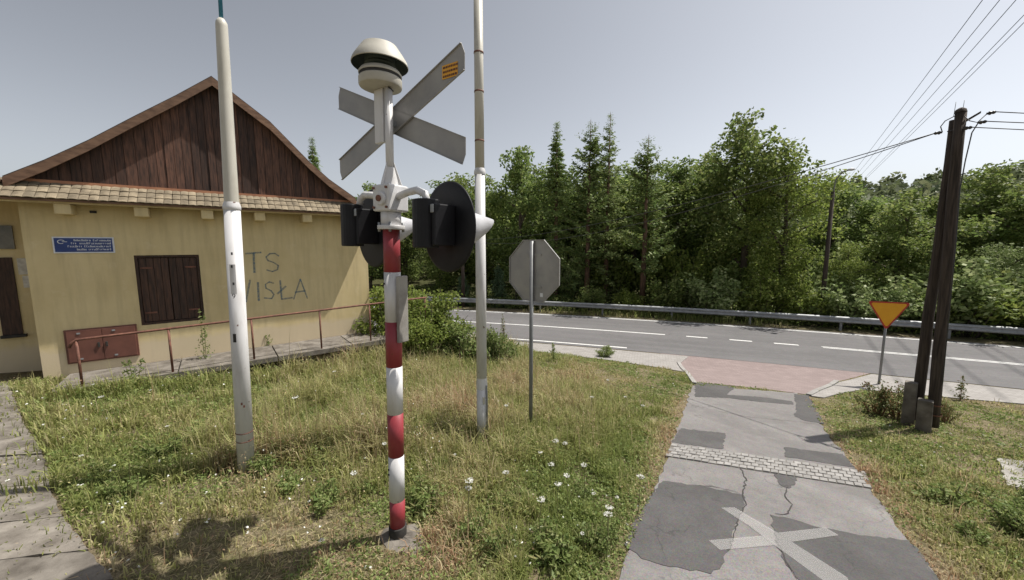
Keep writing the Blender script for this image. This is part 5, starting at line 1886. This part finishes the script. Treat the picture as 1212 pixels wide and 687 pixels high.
def grass(n, rmin, rmax, seed):
    r = np.random.default_rng(seed)
    x, y, rad = scatter(n, rmin, rmax, R(66), r)
    # gather the blades into tufts
    k = np.stack([r.normal(0, 0.035, n), r.normal(0, 0.035, n)])
    q = 9.0
    jx, jy = np.round(x * q) / q, np.round(y * q) / q
    hsh = np.modf(np.abs(np.sin(jx * 127.1 + jy * 311.7) * 43758.5453))[0]
    tuft = r.random(n) < 0.55
    x = np.where(tuft, jx + (hsh - 0.5) * 0.12 + k[0], x)
    y = np.where(tuft, jy + (np.modf(hsh * 57)[0] - 0.5) * 0.12 + k[1], y)
    hgt, dry, dens = fields(x, y)
    keep = allowed(x, y) & (r.random(n) < dens)
    x, y, rad, hgt, dry, hsh = (a[keep] for a in (x, y, rad, hgt, dry, hsh))
    n = len(x)
    U, v = uv(x, y)
    far = U > 22
    hgt = np.where(far, 0.38, hgt)
    dry = np.where(far, dry - 0.05, dry)
    h = hgt * r.uniform(0.45, 1.35, n) * (0.7 + 0.6 * hsh)
    stalk = r.random(n) < 0.06
    h = np.where(stalk, h * 1.6 + 0.05, h)
    wd = np.where(stalk, 0.0018, 0.0034) * r.uniform(0.7, 1.4, n) * (1 + rad / 9)
    z = gz(x, y) - 0.01
    az = r.uniform(0, 2 * math.pi, n)
    lean = r.uniform(0.1, 0.95, n) * np.where(stalk, 0.4, 1)
    dx, dy = np.cos(az), np.sin(az)
    sx, sy = -dy, dx
    B = np.stack([x, y, z], 1)
    Sd = np.stack([sx * wd, sy * wd, np.zeros(n)], 1)
    mid_ = B + np.stack([dx * h * lean * 0.3, dy * h * lean * 0.3, h * 0.6], 1)
    tip = B + np.stack([dx * h * lean, dy * h * lean, h * (1.0 - 0.3 * lean)], 1)
    V = np.stack([B - Sd, B + Sd, mid_ + Sd * 0.8, mid_ - Sd * 0.8, tip], 1).reshape(-1, 3)
    i = np.arange(n) * 5
    F = np.concatenate([np.stack([i, i + 1, i + 2], 1), np.stack([i, i + 2, i + 3], 1), np.stack([i + 3, i + 2, i + 4], 1)])
    t = np.clip(dry + r.normal(0, 0.16, n) + np.where(stalk, 0.3, 0), 0, 1)
    return V, F, np.repeat(t, 5)
V, F, T = grass(330000, 2.2, 24, 31)
V2, F2, T2 = grass(230000, 5.5, 19, 32)
V, F, T = np.concatenate([V, V2]), np.concatenate([F, F2 + len(V)]), np.concatenate([T, T2])
stuff(link(mesh_np('meadow_grass', V, F, M['grass'], T), 'meadow_grass'), 'patchy green and dry meadow grass on the verges', 'grass')

def weeds(n, seed):
    r = np.random.default_rng(seed)
    x, y, rad = scatter(n, 2.3, 15, R(62), r)
    hgt, dry, dens = fields(x, y)
    keep = allowed(x, y) & (r.random(n) < np.clip(1.15 - dry, 0.05, 1) * 0.8) & (vnoise(x + 20, y + 20, 0.9, 5) > 0.42)
    x, y, hgt = x[keep], y[keep], hgt[keep]
    C = []
    for a, b, h in zip(x, y, hgt):
        k = r.integers(7, 22)
        s = r.uniform(0.04, 0.13)
        hh = h * r.uniform(0.25, 1.0)
        C.append(np.stack([a + r.normal(0, s, k), b + r.normal(0, s, k), float(gz(a, b)) + 0.01 + hh * r.random(k)], 1))
    C = np.concatenate(C)
    C = C[allowed(C[:, 0], C[:, 1])]
    dist = np.hypot(C[:, 0], C[:, 1])
    return leaf_quads(C, 0.026 + 0.003 * dist, 0.013 + 0.0018 * dist, r, flat=0.5)
V, F = weeds(16000, 41)
stuff(link(mesh_np('meadow_weeds', V, F, M['weed']), 'meadow_weeds'), 'small leafy weeds growing through the meadow grass', 'weeds')

def straw(n, seed):
    """cut stems and litter lying on the bare ground"""
    r = np.random.default_rng(seed)
    x, y, rad = scatter(n, 2.2, 9, R(60), r)
    hgt, dry, dens = fields(x, y)
    keep = allowed(x, y) & (r.random(n) < np.clip(dry, 0, 1))
    x, y = x[keep], y[keep]
    C = np.stack([x, y, gz(x, y) + r.uniform(0.004, 0.03, len(x))], 1)
    ax = rand_dirs(len(x), r) * np.array([1, 1, 0.15])
    V, F = leaf_quads(C, 0.085, 0.005, r, ax)
    return V, F, np.repeat(np.clip(r.normal(0.8, 0.1, len(x)), 0.55, 1), 4)
V, F, T = straw(60000, 43)
stuff(link(mesh_np('dry_litter', V, F, M['grass'], T), 'dry_litter'), 'dry straw and plant litter lying on bare soil', 'litter')

# pale seed heads and leaf tips that speckle the sward
def specks(n, seed):
    r = np.random.default_rng(seed)
    x, y, rad = scatter(n, 2.4, 16, R(62), r)
    hgt, dry, dens = fields(x, y)
    keep = allowed(x, y) & (r.random(n) < dens * (0.25 + vnoise(x + 33, y + 3, 1.3, 21)))
    x, y, hgt, dry, rad = (a[keep] for a in (x, y, hgt, dry, rad))
    m = len(x)
    C = np.stack([x, y, gz(x, y) + 0.01 + hgt * r.uniform(0.25, 1.15, m)], 1)
    V, F = leaf_quads(C, 0.02 + 0.0026 * rad, 0.009 + 0.0012 * rad, r, flat=0.45)
    return V, F, np.repeat(np.clip(dry + r.normal(0.12, 0.3, m), 0, 1), 4)
V, F, T = specks(90000, 45)
stuff(link(mesh_np('grass_seed_heads', V, F, M['grass'], T), 'grass_seed_heads'), 'pale seed heads and leaf tips speckling the meadow', 'seed heads')

# tall seed stalks, rusty brown
def stalks(n, seed):
    r = np.random.default_rng(seed)
    mb = []
    x = r.uniform(-3.4, 2.0, n)
    y = r.uniform(4.0, 9.0, n)
    keep = allowed(x, y) & (vnoise(x + 9, y + 9, 0.9, 6) > 0.5)
    C, A, T_ = [], [], []
    for a, b in zip(x[keep], y[keep]):
        h = r.uniform(0.35, 0.75)
        z = float(gz(a, b))
        lx, ly = r.normal(0, 0.12, 2)
        C.append([[a + lx * h / 2, b + ly * h / 2, z + h / 2]])
        A.append([[lx, ly, 1.0]])
        m = r.integers(8, 20)
        f = r.uniform(0.55, 1.0, m)
        C.append(np.stack([a + lx * h * f + r.normal(0, 0.02, m), b + ly * h * f + r.normal(0, 0.02, m), z + h * f], 1))
        A.append(rand_dirs(m, r))
    L = np.concatenate([np.full(len(c), 0.55 if len(c) == 1 else 0.024) for c in C])
    W = np.concatenate([np.full(len(c), 0.006 if len(c) == 1 else 0.014) for c in C])
    C, A = np.concatenate(C), np.concatenate(A)
    V, F = leaf_quads(C, L, W, r, A)
    return V, F, np.repeat(np.clip(r.normal(0.88, 0.1, len(C)), 0.6, 1), 4)
V, F, T = stalks(420, 47)
stuff(link(mesh_np('seed_stalks', V, F, M['grass'], T), 'seed_stalks'), 'brown dock and seed stalks standing in the meadow', 'stalks')

# white umbels
def umbel():
    st_ = MB().tube([(0, 0, -0.02), (0.01, 0, 0.25), (0.0, 0.01, 0.46)], [0.004, 0.003, 0.0025], 5, cap=False)
    for k in range(8):
        an = k * 0.785
        st_.tube([(0, 0.01, 0.46), (0.02 * math.cos(an), 0.02 * math.sin(an) + 0.01, 0.492)], 0.0015, 3, cap=False)
    r = np.random.default_rng(3)
    d = rand_dirs(70, r)
    sub = np.array([(0.022 * math.cos(a), 0.022 * math.sin(a) + 0.01) for a in np.arange(0, 6.28, 0.9)] + [(0, 0.01)])
    k = r.integers(0, len(sub), 90)
    C = np.stack([sub[k, 0] + r.normal(0, 0.0055, 90), sub[k, 1] + r.normal(0, 0.0055, 90), 0.493 + 0.01 * r.random(90) - 4 * ((sub[k, 0]) ** 2 + (sub[k, 1] - 0.01) ** 2)], 1)
    C_ = np.stack([0.033 * r.random(70) ** 0.5 * d[:, 0] / np.hypot(d[:, 0], d[:, 1]), 0.033 * r.random(70) ** 0.5 * d[:, 1] / np.hypot(d[:, 0], d[:, 1]) + 0.01, 0.493 + 0.012 * r.random(70)], 1)
    V, F = leaf_quads(C, 0.011, 0.009, r, flat=0.7)
    return st_.mesh('stem', 'stalk'), mesh_np('flower_head', V, F, M['petal'])
us, uh = umbel()
fl = [(539, 538), (555, 568), (553, 578), (657, 521), (668, 524), (652, 549), (672, 563), (661, 572), (692, 551), (703, 585), (719, 610), (722, 600), (757, 564), (456, 525), (575, 500), (640, 535), (598, 560), (730, 588), (690, 632), (640, 590), (470, 470), (500, 455), (395, 440), (350, 470), (430, 490), (120, 470), (178, 462), (110, 455), (197, 505), (95, 540), (380, 640), (420, 560), (600, 480), (660, 475), (700, 470), (720, 450), (760, 480), (740, 470)]
for i, (px, py) in enumerate(fl):
    s = random.uniform(0.5, 1.1)
    hgt = 0.5 * s
    d = ray(px, py)
    p = None
    for t in np.arange(1.0, 30, 0.01):
        if CAMZ + d[2] * t < float(gz(d[0] * t, d[1] * t)) + hgt:
            p = Vector((d[0] * t, d[1] * t, float(gz(d[0] * t, d[1] * t))))
            break
    f = thing('white_wildflower', 'white flat-topped wildflower head standing in the grass', 'flower', p, random.uniform(0, 6.28), 'white wildflowers')
    f.scale = (s * 1.25, s * 1.25, s)
    link(us, 'stem', f)
    link(uh, 'flower_head', f)
# tiny daisies
rr_ = np.random.default_rng(77)
x, y, rad = scatter(900, 2.6, 13, R(60), rr_)
hg, dr_, de = fields(x, y)
k = allowed(x, y) & (vnoise(x, y + 30, 0.8, 12) > 0.5)
x, y, hg = x[k], y[k], hg[k]
C = np.stack([x, y, gz(x, y) + hg * 0.85 + 0.02], 1)
C = np.repeat(C, 3, 0) + rr_.normal(0, 0.004, (len(C) * 3, 3))
V, F = leaf_quads(C, 0.017 + 0.001 * np.hypot(C[:, 0], C[:, 1]), 0.013 + 0.001 * np.hypot(C[:, 0], C[:, 1]), rr_, flat=0.7)
stuff(link(mesh_np('tiny_daisies', V, F, M['petal']), 'tiny_daisies'), 'tiny white flowers sprinkled through the grass', 'flowers')

# nearer bushes and tall weeds
def near_px(key, name, label, cat, px, py, top, wide=1.0, group=None):
    p = gp(px, py)
    return plant(key, name, label, cat, p, zat(px, top, p.x, p.y) - p.z, group, wide=wide)
near_px('bush_near', 'leafy_bush', 'bright green leafy bush between the signal pole and the mast', 'bush', 512, 424, 342, 1.0)
near_px('bush_near', 'leafy_bush', 'tall bush right behind the red and white signal pole', 'bush', 462, 418, 334, 1.0)
near_px('bush_near', 'leafy_bush', 'rounded green bush at the end of the concrete platform', 'bush', 490, 430, 372, 1.1)
near_px('bush_low', 'leafy_bush', 'low leafy bush behind the slender mast', 'bush', 548, 428, 374, 1.1)
near_px('bush_low', 'leafy_bush', 'low weedy bush between the mast and stop sign', 'bush', 590, 432, 385, 0.9)
near_px('bramble', 'bramble_bush', 'thin bramble bush at the post of the give way sign', 'bush', 1038, 490, 450, 1.0)
near_px('bramble', 'bramble_bush', 'thin bramble bush beside the concrete stubs of the timber pole', 'bush', 1064, 496, 452, 0.85)
near_px('bramble', 'bramble_bush', 'low bramble bush behind the timber pole foot', 'bush', 1118, 500, 472, 0.7)
near_px('bush_low', 'leafy_bush', 'leafy bush added to cast shade at the edge of the concrete slab', 'bush', 1228, 640, 580, 1.2)  # bush added at the verge for the shadow it throws
near_px('bush_low', 'leafy_bush', 'leafy clump beside the side road verge slab', 'bush', 1222, 610, 572, 0.9)

for i, (px, py) in enumerate(((640, 640), (668, 612), (610, 600), (560, 640), (700, 650), (655, 660), (520, 560), (505, 600), (430, 585), (385, 600), (340, 580), (310, 560), (150, 590), (118, 560), (200, 540), (240, 520), (330, 510), (380, 500), (410, 520), (600, 545), (545, 520), (480, 520), (690, 590), (720, 640), (590, 660), (1120, 600), (1150, 640), (1090, 560), (1160, 590))):
    p = gp(px, py)
    plant('weed_clump', 'weed_clump', 'small leafy weed clump growing low in the grass', 'weed', p, random.uniform(0.12, 0.3), 'leafy weed clumps', wide=random.uniform(0.8, 1.5))
def tall_weed(px, py, top, label, seed, brown=False):
    p = gp(px, py)
    h = zat(px, top, p.x, p.y) - p.z
    rr = random.Random(seed)
    t = thing('tall_weed', label, 'weed', p)
    st_ = MB()
    C = []
    for k in range(3):
        ax, ay = rr.uniform(-0.12, 0.12), rr.uniform(-0.12, 0.12)
        hh = h * rr.uniform(0.7, 1.0) if k else h
        st_.tube([(ax * 0.2, ay * 0.2, -0.02), (ax * 0.7, ay * 0.7, hh * 0.6), (ax, ay, hh)], [0.008, 0.005, 0.002], 5, cap=False)
        for q in range(70):
            f = rr.uniform(0.12, 1.0)
            s = 0.09 * (1.1 - f)
            C.append((ax * f + rr.gauss(0, s), ay * f + rr.gauss(0, s), hh * f))
    st_.build('stem', 'dry_stalk' if brown else 'stalk', t)
    V, F = leaf_quads(np.array(C), 0.07, 0.028, rng)
    link(mesh_np('leaves', V, F, M['bramble' if brown else 'weed']), 'leaves', t)
tall_weed(244, 440, 366, 'tall leafy weed in front of the handrail beside the stout white pole', 1)
tall_weed(362, 425, 395, 'weed growing below the platform near the painted letters', 2)
tall_weed(597, 420, 372, 'tall seeding weed between the slender mast and stop sign', 3, True)
tall_weed(160, 458, 425, 'weed at the foot of the wall below the shutters', 4)
tall_weed(318, 430, 392, 'weed standing right behind the stout white pole', 5)
tall_weed(1137, 474, 445, 'thin dry weed by the pavement past the timber pole', 6, True)
near_px('bush_low', 'leafy_bush', 'small weedy tuft on the pavement edge near the kerb', 'bush', 716, 423, 408, 1.2)
tall_weed(655, 428, 405, 'short weed at the pavement edge behind the stop sign', 7)

# concrete slab in the right verge
sc = slab_c
pts = [gp(1180, 545), gp(1240, 552), gp(1240, 585), gp(1192, 578)]
hi = [Vector((p.x, p.y, float(gz(p.x, p.y)) + 0.045)) for p in jag(pts, 0.12, 0.02, 7)]
tag(MB().prism(hi, (0, 0, -1), 0.12).build('concrete_slab', 'concrete'), 'pale concrete slab sunk in the verge past the side road', 'slab')
